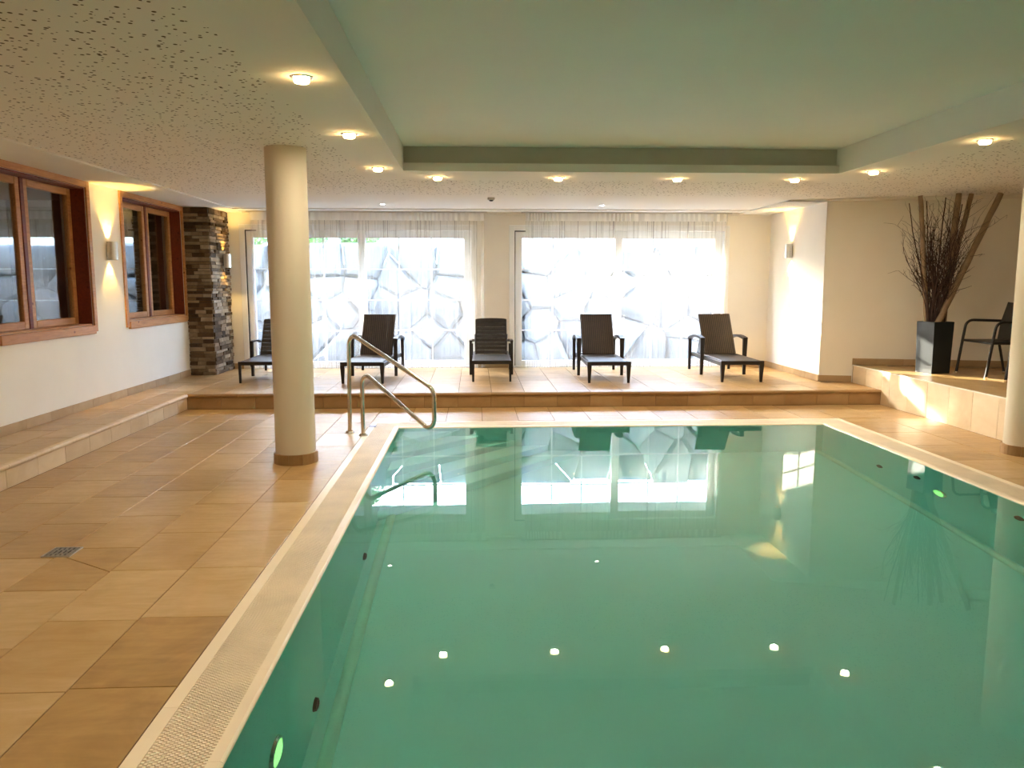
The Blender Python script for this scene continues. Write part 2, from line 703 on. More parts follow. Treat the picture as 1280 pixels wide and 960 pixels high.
def side_tile(parent, p0, p1, z0, z1, th, mat, name='tile'):
    """a vertical tile standing between two floor points, thickness towards the left of p0->p1"""
    d = Vector((p1[0] - p0[0], p1[1] - p0[1], 0))
    l = d.length
    key = ('v', round(l, 3), round(z1 - z0, 3), th, mat.name)
    if key not in _tiles:
        h = z1 - z0
        mb = MB()
        i = 0.002
        a = [(0.0015, 0, 0), (l - 0.0015, 0, 0), (l - 0.0015, 0, h), (0.0015, 0, h)]
        vs_ = [(x, 0, z) for x, _, z in a] + [(x, th - i, z) for x, _, z in a] + \
              [(0.0015 + i, th, i), (l - 0.0015 - i, th, i), (l - 0.0015 - i, th, h - i), (0.0015 + i, th, h - i)]
        fs_ = [(0, 1, 2, 3)] + [(k + q, (k + 1) % 4 + q, (k + 1) % 4 + q + 4, k + q + 4) for q in (0, 4) for k in range(4)] + [(8, 9, 10, 11)]
        mb.add(vs_, fs_)
        me = mb.mesh(name)
        me.materials.append(mat)
        _tiles[key] = me
    o = put(name, _tiles[key], None, parent, (p0[0], p0[1], z0), (0, 0, math.atan2(d.y, d.x)))
    return o


def run_tiles(parent, p0, p1, step, z0, z1, th, mat, start=0.0, name='tile'):
    a, b_ = Vector(p0), Vector(p1)
    L = (b_ - a).length
    d = (b_ - a) / L
    cuts = [0.0]
    t = start if start > 0.02 else step
    while t < L - 0.03:
        cuts.append(t)
        t += step
    cuts.append(L)
    for i in range(len(cuts) - 1):
        q0, q1 = a + d * cuts[i], a + d * cuts[i + 1]
        side_tile(parent, q0, q1, z0, z1, th, mat, name)


# risers: back step (faces -y), ledge (faces +x), upper platform (faces -x)
run_tiles(platform, (UP, STEP + 0.012), (LEDGE, STEP + 0.012), 0.4047, 0.0, 0.143, 0.012, M['shade_riser'])
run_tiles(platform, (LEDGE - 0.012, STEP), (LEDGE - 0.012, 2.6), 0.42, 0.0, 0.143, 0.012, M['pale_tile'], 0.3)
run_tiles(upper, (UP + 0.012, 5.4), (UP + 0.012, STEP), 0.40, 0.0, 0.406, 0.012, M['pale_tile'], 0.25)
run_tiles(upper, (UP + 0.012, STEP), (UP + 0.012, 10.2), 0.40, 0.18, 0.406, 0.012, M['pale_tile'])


def nosing(p0, p1, step, out):
    a, b_ = Vector((*p0, 0)), Vector((*p1, 0))
    d = (b_ - a).normalized()
    L = (b_ - a).length
    n = Vector((out[0], out[1], 0))
    k = 0
    t = 0.0
    while t < L - 0.02:
        t1 = min(t + step, L)
        prof = [(0.0, 0.143), (0.010, 0.144), (0.017, 0.152), (0.020, 0.163), (0.016, 0.174), (0.006, 0.1805), (-0.03, 0.181), (-0.03, 0.143)]
        mb = MB()
        vs_ = []
        for tt in (t + 0.0015, t1 - 0.0015):
            for u, z in prof:
                p = a + d * tt + n * u
                vs_.append((p.x, p.y, z))
        q = len(prof)
        fs_ = [(i, (i + 1) % q, (i + 1) % q + q, i + q) for i in range(q)] + [tuple(range(q)), tuple(range(q, 2 * q))]
        mb.add(vs_, fs_)
        puts('nosing_tile', mb, M['shade_riser'] if out[1] else M['pale_tile'], platform)
        t = t1


nosing((LEDGE, STEP), (UP, STEP), 0.607, (0, -1))
nosing((LEDGE, STEP), (LEDGE, 2.6), 0.607, (1, 0))
# pale metal edge strip of the upper platform
put('edge_strip', MB().box(UP - 0.004, UP + 0.012, 5.4, 10.22, 0.406, 0.418), plain('edge_strip_metal', (0.80, 0.76, 0.66), 0.35, 0.3), upper)

# ------------------------------------------------------------------ walls
TW = 0.26


def wall_holes(name, axis, at, th, a0, a1, z0, z1, holes, mat):
    """axis 'x': a wall in the plane x=at spreading along y, thickness th (signed)."""
    As = sorted({a0, a1, *[h[0] for h in holes], *[h[1] for h in holes]})
    Zs = sorted({z0, z1, *[h[2] for h in holes], *[h[3] for h in holes]})
    lo, hi = min(at, at + th), max(at, at + th)
    mb = MB()
    for i in range(len(As) - 1):
        for j in range(len(Zs) - 1):
            ca, cz = (As[i] + As[i + 1]) / 2, (Zs[j] + Zs[j + 1]) / 2
            if any(h[0] < ca < h[1] and h[2] < cz < h[3] for h in holes):
                continue
            if axis == 'x':
                mb.box(lo, hi, As[i], As[i + 1], Zs[j], Zs[j + 1])
            else:
                mb.box(As[i], As[i + 1], lo, hi, Zs[j], Zs[j + 1])
    return put(name, mb, mat)


W1 = (6.95, 8.66, 1.05, 2.50)
W2 = (9.52, 11.37, 1.05, 2.50)
struct(wall_holes('wall_left', 'x', WL, -TW, FRONT, BACK + 0.3, -0.1, 2.75, [W1, W2], M['wall']),
       'cream wall with two wooden windows above the low tiled ledge', 'wall')
D1 = (-3.57, 0.04)
D2 = (0.54, 4.00)
DT = 2.39
struct(wall_holes('wall_back', 'y', BACK, 0.30, WL, WR + 0.3, -0.1, 2.75,
                  [(D1[0], D1[1], 0.18, DT), (D2[0], D2[1], 0.18, DT)], M['wall']),
       'cream end wall with two wide white sliding doors', 'wall')
struct(put('wall_right', MB().box(WR, WR + 0.3, slant(WR) + 0.001, BACK, -0.1, 2.75), M['wall']),
       'short white side wall with the steel sconce beside the last lounger', 'wall')
mb = MB()
xs = (WR, RIGHT + 0.2)
mb.prism([(xs[0], slant(xs[0])), (xs[1], slant(xs[1])), (xs[1], slant(xs[1]) + 0.3), (xs[0] + 0.1, slant(xs[0]) + 0.4), (xs[0], slant(xs[0]) + 0.01)], 0.0, 2.75)
struct(put('wall_planter', mb, M['wall']), 'shaded wall behind the black planter with branches', 'wall')
struct(put('wall_far_right', MB().box(RIGHT, RIGHT + 0.2, FRONT, 10.0, -0.1, 2.95), M['wall']), 'side wall at the end of the upper platform', 'wall')
struct(put('wall_front', MB().box(WL - TW, RIGHT + 0.2, FRONT - 0.2, FRONT, -0.1, 2.95), M['wall']), 'wall behind the place of the photographer', 'wall')

# baseboards of tile pieces
def baseboard(name, runs, z, label):
    root = empty(name)
    struct(root, label, 'baseboard')
    for p0, p1, st in runs:
        run_tiles(root, p0, p1, st, z, z + 0.088, 0.012, M['skirting'])
    return root


baseboard('baseboard_left', [((WL, 11.45), (WL, 4.0), 0.42)], 0.18, 'tile skirting along the foot of the cream wall with wooden windows')
baseboard('baseboard_right', [((WR, slant(WR)), (WR, BACK), 0.42), ((UP, slant(UP)), (WR, slant(WR)), 0.41)], 0.18, 'tile skirting around the wall corner beside the step')
baseboard('baseboard_back', [((D1[0] - 0.01, BACK), (-3.72, BACK), 0.42), ((D2[0] - 0.01, BACK), (D1[1] + 0.01, BACK), 0.42), ((WR, BACK), (D2[1] + 0.01, BACK), 0.42)], 0.18,
          'short tile skirting pieces between the sliding doors')
baseboard('baseboard_planter', [((RIGHT, slant(RIGHT)), (UP, slant(UP)), 0.6)], 0.415, 'tile skirting behind the black planter and the armchairs')

# ------------------------------------------------------------------ ceiling with coffer
CX0, CX1, CYF = -0.68, 3.62, 7.82
mb = MB()
c0 = CEIL + 0.2
mb.box(WL - TW, CX0 - 0.04, FRONT, BACK + 0.3, CEIL, c0)
mb.box(CX1 + 0.04, RIGHT + 0.2, FRONT, BACK + 0.3, CEIL, c0)
mb.box(CX0 - 0.04, CX1 + 0.04, CYF + 0.09, BACK + 0.3, CEIL, c0)
struct(put('ceiling', mb, M['perf']), 'white ceiling with scattered perforations around the recessed field', 'ceiling')
mb = MB()
mb.box(CX0 - 0.2, CX1 + 0.2, FRONT, CYF + 0.2, 2.82, 2.95)
struct(put('ceiling_recess', mb, M['coffer']), 'smooth recessed ceiling field above the pool', 'ceiling')
mb = MB()
for x0, x1, y0, y1 in ((CX0 - 0.02, CX1 + 0.02, CYF + 0.07, CYF + 0.09),):
    mb.box(x0, x1, y0, y1, CEIL + 0.075, 2.82)
struct(put('trim_1', mb, plain('recess_band_shade', (0.56, 0.55, 0.47), 0.8, var=0.02)), 'set-back band across the far end of the recessed ceiling field', 'trim')  # band colour darkened to stand in for shade in the recess
mb = MB()
mb.box(CX0 - 0.04, CX0, FRONT, CYF + 0.09, CEIL + 0.075, 2.82)
mb.box(CX1, CX1 + 0.04, FRONT, CYF + 0.09, CEIL + 0.075, 2.82)
struct(put('trim_6', mb, M['ceil_plain']), 'smooth upright sides along the recessed ceiling field', 'trim')
mb = MB()
mb.box(CX0 - 0.0405, CX0, FRONT, CYF, CEIL - 0.002, CEIL + 0.075)
mb.box(CX1, CX1 + 0.0405, FRONT, CYF, CEIL - 0.002, CEIL + 0.075)
mb.box(CX0 - 0.04, CX1 + 0.04, CYF, CYF + 0.0905, CEIL - 0.002, CEIL + 0.075)
struct(put('trim_2', mb, M['ceil_plain']), 'pale lower lip of the recessed ceiling field', 'trim')
# smooth border strips, a little lower than the perforated boards
mb = MB()
bz = CEIL - 0.016
mb.box(WL, -3.49, FRONT, BACK, bz, CEIL - 0.0005)
mb.box(-3.49, 4.11, 11.72, 11.93, bz, CEIL - 0.0005)
mb.box(4.11, WR, slant(WR) - 0.1, BACK, bz, CEIL - 0.0005)
xa = RIGHT
mb.prism([(4.11, 10.25), (xa, 10.25 - 0.33 * (xa - 4.11)), (xa, slant(xa)), (WR, slant(WR)), (4.11, slant(WR))], bz, CEIL - 0.0005)
struct(put('trim_3', mb, M['ceil_plain']), 'smooth plaster border along the ceiling edges', 'trim')
mb = MB()
mb.box(-3.49, 4.11, 12.21, 12.29, CEIL - 0.035, CEIL - 0.0005)
struct(put('trim_4', mb, M['ceil_plain']), 'flat strip on the ceiling against the sliding door wall', 'trim')
mb = MB()
for x0, x1 in ((-3.42, 0.20), (0.72, 3.98)):
    mb.box(x0, x1, 12.15, 12.18, CEIL - 0.022, CEIL - 0.0005)
struct(put('trim_5', mb, M['brushed']), 'slim curtain rail on the ceiling', 'trim')

# ------------------------------------------------------------------ columns with tile collars
def column(cx, cy_, label):
    o = struct(puts('column', MB().lathe([(0.165, 0.0), (0.165, CEIL)], 48, cx, cy_), M['column']), label, 'column')
    n = 10
    for k in range(n):
        a0, a1 = 2 * math.pi * k / n + 0.2, 2 * math.pi * (k + 1) / n + 0.2
        mb = MB()
        pts = []
        for j in range(4):
            a = a0 + 0.008 + (a1 - a0 - 0.016) * j / 3
            pts.append((cx + 0.181 * math.cos(a), cy_ + 0.181 * math.sin(a)))
        for j in range(3, -1, -1):
            a = a0 + 0.008 + (a1 - a0 - 0.016) * j / 3
            pts.append((cx + 0.164 * math.cos(a), cy_ + 0.164 * math.sin(a)))
        mb.prism(pts, 0.0, 0.088)
        put('collar_tile', mb, M['shade_riser'], o)
    return o


column(-1.52, 6.60, 'round cream column standing free on the deck behind the handrail side of the pool')
column(4.86, 6.60, 'round pale column at the edge of the photo in front of the armchairs')

# ------------------------------------------------------------------ pool
BOT = -1.32
basin = empty('pool_basin')
struct(basin, 'turquoise lined swimming pool basin full of water', 'pool')
mb = MB()
mb.add([(PX0, PY0, BOT), (PX1, PY0, BOT), (PX1, PY1, BOT), (PX0, PY1, BOT)], [(0, 1, 2, 3)])
put('basin_floor', mb, M['liner'], basin)
mb = MB()
t = 0.04
mb.box(PX0 - t, PX0, PY0 - t, PY1 + t, BOT - 0.05, -0.0145)
mb.box(PX1, PX1 + t, PY0 - t, PY1 + t, BOT - 0.05, -0.0145)
mb.box(PX0, PX1, PY0 - t, PY0, BOT - 0.05, -0.0145)
mb.box(PX0, PX1, PY1, PY1 + t, BOT - 0.05, -0.0145)
put('basin_wall', mb, M['liner'], basin)
# rounded pale bead on the floor along the long walls
for x in (PX0 + 0.10, PX1 - 0.06):
    puts('floor_bead', MB().tube([(x, PY0 + 0.05, BOT + 0.01), (x, PY1 - 0.02, BOT + 0.01)], 0.035, 10), M['liner_pale'], basin)
# corner steps, cut on the diagonal
for k in range(5):
    s = 0.55 + 0.34 * k
    z = -0.18 - 0.23 * k
    pts = [(PX0 + 0.001, PY1 - 0.001), (PX0 + 0.001, PY1 - s), (PX0 + s, PY1 - 0.001)]
    put('corner_step', MB().prism(pts, BOT + 0.001, z, 0.01, 0.01), M['liner'], basin)
# round wall inlets
for (x, y, z) in ((PX1, 6.325, -0.534), (PX1, 5.07, -0.37), (PX1, 6.94, -0.76), (PX0, 3.67, -1.15), (PX0, 5.43, -1.2)):
    s = -1 if x > 0 else 1
    mb = MB().lathe([(0.0, 0.012), (0.022, 0.012), (0.028, 0.020), (0.040, 0.016), (0.045, 0.0)], 16)
    mb.v = [(x + s * p[2], y + p[1], z + p[0]) for p in mb.v]
    puts('inlet_nozzle', mb, M['black_metal'], basin)
# underwater lamps
for (x, y, z, lab) in ((PX1, 5.996, -0.69, 'round green glowing underwater lamp below the curb nearer the armchairs'),
                       (PX0, 2.93, -0.66, 'round green glowing underwater lamp below the long perforated grate')):
    s = -1 if x > 0 else 1
    lp = empty('pool_lamp', (x, y, z))
    tag(lp, lab, 'pool lamp', 'underwater lamps')
    mb = MB().lathe([(0.0, 0.022), (0.05, 0.020), (0.072, 0.010)], 24)
    mb.v = [(s * p[2], p[1], p[0]) for p in mb.v]
    puts('lens', mb, M['pool_lamp'], lp)
    mb = MB().lathe([(0.072, 0.0), (0.072, 0.014), (0.085, 0.012), (0.090, 0.0)], 24)
    mb.v = [(s * p[2], p[1], p[0]) for p in mb.v]
    puts('lamp_ring', mb, M['steel'], lp)
# water surface
mb = MB()
nx, ny = 2, 2
mb.add([(PX0 + 0.0005, PY0, -0.010), (PX1 - 0.0005, PY0, -0.010), (PX1 - 0.0005, PY1, -0.010), (PX0 + 0.0005, PY1, -0.010)], [(0, 1, 2, 3)])
wt = put('pool_water', mb, M['water'])
struct(wt, 'still clear green water surface of the pool', 'water')

# overflow curb: outer strips, grate channel, inner lip
edge = empty('pool_curb')
struct(edge, 'cream ceramic overflow curb framing the pool', 'curb')
mb = MB()
o_, g0, g1 = CW, 0.262, 0.052
def ring(mb, a, b_, z0, z1):
    mb.box(PX0 - a, PX0 - b_, PY0 - a, PY1 + a, z0, z1)
    mb.box(PX1 + b_, PX1 + a, PY0 - a, PY1 + a, z0, z1)
    mb.box(PX0 - b_, PX1 + b_, PY1 + b_, PY1 + a, z0, z1)
    mb.box(PX0 - b_, PX1 + b_, PY0 - a, PY0 - b_, z0, z1)


ring(mb, 0.31, 0.041, -0.2, -0.022)
put('channel', mb, M['channel'], edge)


def curb_run(p0, p1, n_out, inner, a, z, step=0.6):
    """ceramic strip pieces along p0->p1; n_out points away from the water"""
    P0, P1 = Vector(p0), Vector(p1)
    d = (P1 - P0).normalized()
    L = (P1 - P0).length
    n = Vector(n_out)
    if inner:
        prof = [(0.0, -0.014), (0.0, -0.012), (0.004, -0.005), (0.013, 0.0), (a, 0.0), (a, -0.014)]
    else:
        prof = [(g0, -0.05), (g0, 0.001), (CW - 0.004, 0.001), (CW - 0.001, -0.003), (CW - 0.001, -0.05)]
    t = 0.0
    while t < L - 0.01:
        t1 = min(t + step, L)
        mb = MB()
        vs_ = []
        for tt in (t + 0.0006, t1 - 0.0006):
            for u, zz in prof:
                q = P0 + d * tt + n * u
                vs_.append((q.x, q.y, zz))
        k = len(prof)
        mb.add(vs_, [(i, (i + 1) % k, (i + 1) % k + k, i + k) for i in range(k)] + [tuple(range(k)), tuple(range(k, 2 * k))])
        put('curb_tile', mb, M['curb'], edge)
        t = t1


for inner in (True, False):
    e = g1 if inner else CW
    b0 = 0.0 if inner else 0.0
    curb_run((PX0, PY0 - e), (PX0, PY1 + e), (-1, 0), inner, g1, 0)
    curb_run((PX1, PY0 - e), (PX1, PY1 + e), (1, 0), inner, g1, 0)
    curb_run((PX0, PY1), (PX1, PY1), (0, 1), inner, g1, 0) if inner else curb_run((PX0 - g0, PY1), (PX1 + g0, PY1), (0, 1), inner, g1, 0)
    curb_run((PX0, PY0), (PX1, PY0), (0, -1), inner, g1, 0) if inner else curb_run((PX0 - g0, PY0), (PX1 + g0, PY0), (0, -1), inner, g1, 0)


def grate(u0, u1, v0, v1, along):
    """rows of short staggered bars; `along` is the run direction axis (0 x, 1 y)"""
    mb = MB()
    pl, pw = 0.0170, 0.0124
    nl, nw = int((u1 - u0) / pl), int((v1 - v0) / pw)
    pw = (v1 - v0) / nw
    V, F = [], []
    for i in range(nl):
        for j in range(nw):
            a0 = u0 + i * pl + (0.5 * pl if j % 2 else 0)
            a1 = a0 + pl - 0.0058
            b0, b1 = v0 + j * pw + 0.0009, v0 + (j + 1) * pw - 0.0009
            k = len(V)
            for z in (-0.012, -0.001):
                for (p, q) in ((a0, b0), (a1, b0), (a1, b1), (a0, b1)):
                    V.append((p, q, z) if along == 0 else (q, p, z))
            F += [(k + 4, k + 5, k + 6, k + 7), (k, k + 1, k + 5, k + 4), (k + 1, k + 2, k + 6, k + 5), (k + 2, k + 3, k + 7, k + 6), (k + 3, k, k + 4, k + 7)]
    # connecting rods just under the bars
    for j in range(nw):
        b0 = v0 + (j + 0.5) * pw
        k = len(V)
        for z in (-0.014, -0.0055):
            for (p, q) in ((u0, b0 - 0.0022), (u1, b0 - 0.0022), (u1, b0 + 0.0022), (u0, b0 + 0.0022)):
                V.append((p, q, z) if along == 0 else (q, p, z))
        F += [(k + 4, k + 5, k + 6, k + 7), (k, k + 1, k + 5, k + 4), (k + 2, k + 3, k + 7, k + 6)]
    mb.v, mb.f = V, F
    return mb


for nm, args, lab in (('overflow_grate', (PY0, PY1 + g1, PX0 - g0, PX0 - g1, 1), 'long cream perforated overflow grate running beside the sandstone deck and column'),
                      ('overflow_grate', (PY0, PY1 + g1, PX1 + g1, PX1 + g0, 1), 'cream perforated overflow grate along the pool side below the planter'),
                      ('overflow_grate', (PX0 - g0, PX1 + g0, PY1 + g1, PY1 + g0, 0), 'cream perforated overflow grate across the far end of the pool')):
    tag(put(nm, grate(*args), M['grate']), lab, 'grate')
# blue-grey marker plate in the far corner of the curb
tag(put('marker_plate', MB().cbox(PX0 - CW + 0.005, PX0 - CW + 0.075, PY1 + 0.03, PY1 + 0.13, -0.005, 0.004, 0.002), plain('marker_grey', (0.16, 0.17, 0.25), 0.3)),
    'small blue-grey plate set in the far curb corner by the handrail', 'plate')

# floor drain
dr = empty('floor_drain', (DRAIN[0], DRAIN[1], 0.0055))
tag(dr, 'small square metal floor drain sunk between the sandstone tiles', 'drain')
mb = MB()
for a in ((-0.078, 0.078, -0.078, -0.066), (-0.078, 0.078, 0.066, 0.078), (-0.078, -0.066, -0.066, 0.066), (0.066, 0.078, -0.066, 0.066)):
    mb.box(*a, -0.012, 0.001)
put('drain_frame', mb, M['brushed'], dr)
put('drain_well', MB().box(-0.066, 0.066, -0.066, 0.066, -0.02, -0.004), M['black_metal'], dr)
for k in range(5):
    x = -0.052 + 0.026 * k
    put('drain_bar', MB().box(x - 0.006, x + 0.006, -0.066, 0.066, -0.006, -0.0005), M['brushed'], dr)
for yy in (-0.03, 0.03):
    put('drain_bar', MB().box(-0.066, 0.066, yy - 0.006, yy + 0.006, -0.006, -0.0005), M['brushed'], dr)

# ------------------------------------------------------------------ handrail
rail = empty('pool_handrail', (-1.265, 7.867, 0.0), R(-45))
tag(rail, 'looped stainless steel handrail standing on the deck at the corner steps', 'handrail')


def fillet(pts, rads, n=7):
    out = [Vector(pts[0])]
    for i in range(1, len(pts) - 1):
        a, b_, c = Vector(pts[i - 1]), Vector(pts[i]), Vector(pts[i + 1])
        d1, d2 = (a - b_).normalized(), (c - b_).normalized()
        ang = d1.angle(d2)
        r = rads[i - 1]
        tl = r / math.tan(ang / 2)
        s, e_ = b_ + d1 * tl, b_ + d2 * tl
        cen = b_ + (d1 + d2).normalized() * (r / math.sin(ang / 2))
        v0, v1 = s - cen, e_ - cen
        th = v0.angle(v1)
        ax = v0.cross(v1).normalized()
        for k in range(n + 1):
            out.append(cen + Matrix.Rotation(th * k / n, 3, ax) @ v0)
    out.append(Vector(pts[-1]))
    return out


P = [(0, 0, 0.0), (0.02, 0, 1.02), (1.27, 0, 0.56), (1.27, 0, 0.15), (0.22, 0, 0.65), (0.22, 0, 0.0)]
puts('rail_tube', MB().tube(fillet(P, [0.09, 0.10, 0.09, 0.085]), 0.0205, 12), M['steel'], rail)
for x in (0, 0.22):
    puts('base_flange', MB().lathe([(0.0, 0.012), (0.026, 0.012), (0.030, 0.020), (0.042, 0.010), (0.045, 0.0)], 20, x, 0), M['steel'], rail)

# ------------------------------------------------------------------ downlights
def downlight_proto():
    r = empty('ceiling_downlight')
    puts('trim_ring', MB().lathe([(0.040, 0.0), (0.040, -0.006), (0.055, -0.007), (0.062, 0.0)], 28), M['chrome'], r)
    puts('glass_lens', MB().lathe([(0.041, 0.0), (0.043, -0.020), (0.036, -0.030), (0.0, -0.032)], 20), emit('lamp_glow', WARM, DOWNLIGHT), r)
    ld = bpy.data.lights.new('downlight_beam', 'AREA')
    ld.energy = BEAM
    ld.color = BEAM_COLOR
    ld.shape = 'DISK'
    ld.size = 0.06
    lo = bpy.data.objects.new('downlight_beam', ld)
    COL.objects.link(lo)
    lo.parent = r
    lo.location = (0, 0, -0.0335)
    return r


dl = downlight_proto()
spots = [((-0.905, 7.66), 'downlight in the ceiling band beside the column, nearest the far corner of the recess'),
         ((-0.905, 5.95), 'downlight in the ceiling band beside the column, middle one of that row'),
         ((-0.905, 4.36), 'large glowing downlight in the ceiling band, closest above the sandstone deck'),
         ((-0.905, 2.75), 'downlight above the near deck'), ((-0.905, 1.15), 'downlight above the pool end'), ((-0.905, -0.45), 'downlight behind the camera by the deck'),
         ((-0.37, 8.27), 'downlight in the far ceiling band above the handrail'),
         ((0.87, 8.27), 'downlight in the far ceiling band above the slatted lounger by the pier'),
         ((2.115, 8.27), 'downlight in the far ceiling band, straight above the rattan lounger by the second door'),
         ((3.36, 8.27), 'downlight in the far ceiling band above the end lounger'),
         ((3.885, 7.65), 'downlight just past the recess corner towards the planter'),
         ((3.885, 5.97), 'large glowing downlight over the upper platform side, near the column')]
for i, ((x, y), lab) in enumerate(spots):
    o = dl if i == 0 else copy_tree(dl)
    o.location = (x, y, CEIL)
    tag(o, lab, 'downlight', 'recessed downlights around the pool')
# small white border spots
sp = empty('recessed_spotlight')
puts('trim_ring', MB().lathe([(0.030, 0.0), (0.030, -0.004), (0.050, -0.004), (0.054, 0.0)], 24), M['white_pvc'], sp)
puts('glass_lens', MB().lathe([(0.031, -0.001), (0.026, -0.006), (0.0, -0.007)], 20), emit('white_lamp_glow', (1.0, 0.93, 0.8), 14.0), sp)
for i, (x, y, lab) in enumerate(((-1.257, 11.08, 'small white ceiling spot above the rattan lounger next to the column'),
                                 (1.789, 11.12, 'small white ceiling spot above the lounger in front of the second door'))):
    o = sp if i == 0 else copy_tree(sp)
    o.location = (x, y, CEIL)
    tag(o, lab, 'spotlight', 'small ceiling spots by the curtains')
ms = empty('motion_sensor', (0.22, 10.2, CEIL))
tag(ms, 'small square grey sensor on the ceiling before the door pier', 'sensor')
put('housing', MB().cbox(-0.045, 0.045, -0.045, 0.045, -0.03, 0.0, 0.006), plain('sensor_grey', (0.42, 0.40, 0.36), 0.5), ms)
puts('lens_dome', MB().lathe([(0.030, -0.03), (0.024, -0.044), (0.0, -0.050)], 16), M['black_metal'], ms)

# ------------------------------------------------------------------ wall sconces
def sconce(x, y, z, rz, label, power):
    r = empty('wall_sconce', (x, y, z), rz)     # local +y points out of the wall
    tag(r, label, 'wall lamp', 'steel up-and-down wall lamps')
    put('backplate', MB().box(-0.04, 0.04, 0.0, 0.014, -0.07, 0.07), M['black_metal'], r)
    n = 14
    prof = [(-0.065, 0.014)] + [(-0.065 * math.cos(math.pi * k / n), 0.045 + 0.055 * math.sin(math.pi * k / n)) for k in range(n + 1)] + [(0.065, 0.014)]
    mb = MB()
    q = len(prof)
    inner = [(u * 0.92, 0.018 + (v - 0.014) * 0.92) for u, v in prof]
    vs_ = [(u, v, zz) for zz in (-0.10, 0.10) for u, v in prof] + [(u, v, zz) for zz in (-0.10, 0.10) for u, v in inner]
    fs_ = []
    for k in range(q):
        j = (k + 1) % q
        fs_ += [(k, j, j + q, k + q), (k + 2 * q, j + 2 * q, j + 3 * q, k + 3 * q),
                (k, j, j + 2 * q, k + 2 * q), (k + q, j + q, j + 3 * q, k + 3 * q)]
    mb.add(vs_, fs_)
    puts('shade', mb, M['brushed'], r)
    put('bulb', MB().cbox(-0.02, 0.02, 0.032, 0.072, -0.03, 0.03, 0.006), emit('sconce_bulb', WARM, 12.0), r)
    for s, pw in ((1, power), (-1, power * 0.7)):
        ld = bpy.data.lights.new('sconce_beam', 'SPOT')
        ld.energy = pw
        ld.color = (1.0, 0.62, 0.15)
        ld.spot_size = R(84)
        ld.spot_blend = 0.55
        ld.shadow_soft_size = 0.012
        lo = bpy.data.objects.new('sconce_beam', ld)
        COL.objects.link(lo)
        lo.parent = r
        lo.location = (0, 0.052, s * 0.085)
        lo.rotation_euler = (math.pi if s > 0 else 0, 0, 0)
    return r


sconce(WL, 9.12, 1.86, R(-90), 'brushed steel wall lamp on the cream wall between the two wooden windows', 13)
sconce(-3.715, 11.98, 1.83, R(-90), 'brushed steel wall lamp on the stacked stone pilaster', 9)
sconce(WR, 11.45, 1.97, R(90), 'brushed steel wall lamp on the sunlit side wall beyond the last lounger', 13)

# ------------------------------------------------------------------ wooden windows in the left wall
def wood_window(name, hole, mull, label):
    y0, y1, z0, z1 = hole
    w = empty(name, (WL, y0, z0))
    struct(w, label, 'window')
    ox, oy, oz = -WL, -y0, -z0

    def bx(nm, x0, x1, a0, a1, b0, b1, mat, c=0.004):
        return put(nm, MB().cbox(x0 + ox, x1 + ox, a0 + oy, a1 + oy, b0 + oz, b1 + oz, c), mat, w)
    cw = 0.068
    X1 = WL + 0.018
    # casing boards on the wall face
    bx('casing', WL - 0.005, X1, y0 - cw, y0, z0 - cw, z1 + cw, M['larch'])
    bx('casing', WL - 0.005, X1, y1, y1 + cw, z0 - cw, z1 + cw, M['larch'])
    bx('casing', WL - 0.005, X1, y0, y1, z1, z1 + cw, M['larch'])
    bx('sill_board', WL - 0.005, X1 + 0.012, y0 - 0.001, y1 + 0.001, z0 - cw - 0.02, z0, M['larch'])
    # deep lining boards
    xr = WL - 0.150
    t = 0.018
    bx('jamb_lining', xr, WL - 0.004, y1 - t, y1 - 0.0005, z0 + 0.001, z1 - 0.001, M['redwood'], 0.002)
    bx('jamb_lining', xr, WL - 0.004, y0 + 0.0005, y0 + t, z0 + 0.001, z1 - 0.001, M['redwood'], 0.002)
    bx('jamb_lining', xr, WL - 0.004, y0 + t, y1 - t, z1 - t, z1 - 0.001, M['redwood'], 0.002)
    bx('sill_lining', xr, WL - 0.004, y0 + t, y1 - t, z0 + 0.001, z0 + t, M['larch'], 0.002)
    # central mullion and two sashes
    xs0, xs1 = WL - 0.195, WL - 0.140
    bx('mullion', xs0, xs1 + 0.008, mull - 0.03, mull + 0.03, z0 + t, z1 - t, M['redwood'])
    for a, b_ in ((y0 + t, mull - 0.03), (mull + 0.03, y1 - t)):
        s = empty('sash')
        s.parent = w
        s.location = (xs0 + ox, a + oy, oz + z0)
        f = 0.072
        W_, H_ = b_ - a, z1 - z0 - t
        for q in ((0, f, t, H_), (W_ - f, W_, t, H_), (f, W_ - f, t, t + f), (f, W_ - f, H_ - f, H_)):
            put('sash_rail', MB().cbox(0.0, 0.055, q[0] + 0.001, q[1] - 0.001, q[2] + 0.001, q[3] - 0.001, 0.005), M['larch'], s)
        put('pane', MB().box(0.024, 0.030, f, W_ - f, t + f, H_ - f), M['double_glass'], s)
    return w


wood_window('window_1', W1, 7.73, 'larger wooden window with red jambs, nearest the camera in the cream wall')
wood_window('window_2', W2, 10.52, 'wooden window with red jambs between wall lamp and stone pilaster')
# dim rooms behind these windows
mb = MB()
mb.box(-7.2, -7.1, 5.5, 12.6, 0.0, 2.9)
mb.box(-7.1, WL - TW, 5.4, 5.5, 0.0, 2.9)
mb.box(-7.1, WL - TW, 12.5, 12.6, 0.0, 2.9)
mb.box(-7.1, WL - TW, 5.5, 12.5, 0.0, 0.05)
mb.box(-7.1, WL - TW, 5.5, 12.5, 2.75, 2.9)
struct(put('wall_side_room', mb, M['interior']), 'dim room behind the two wooden windows', 'room')

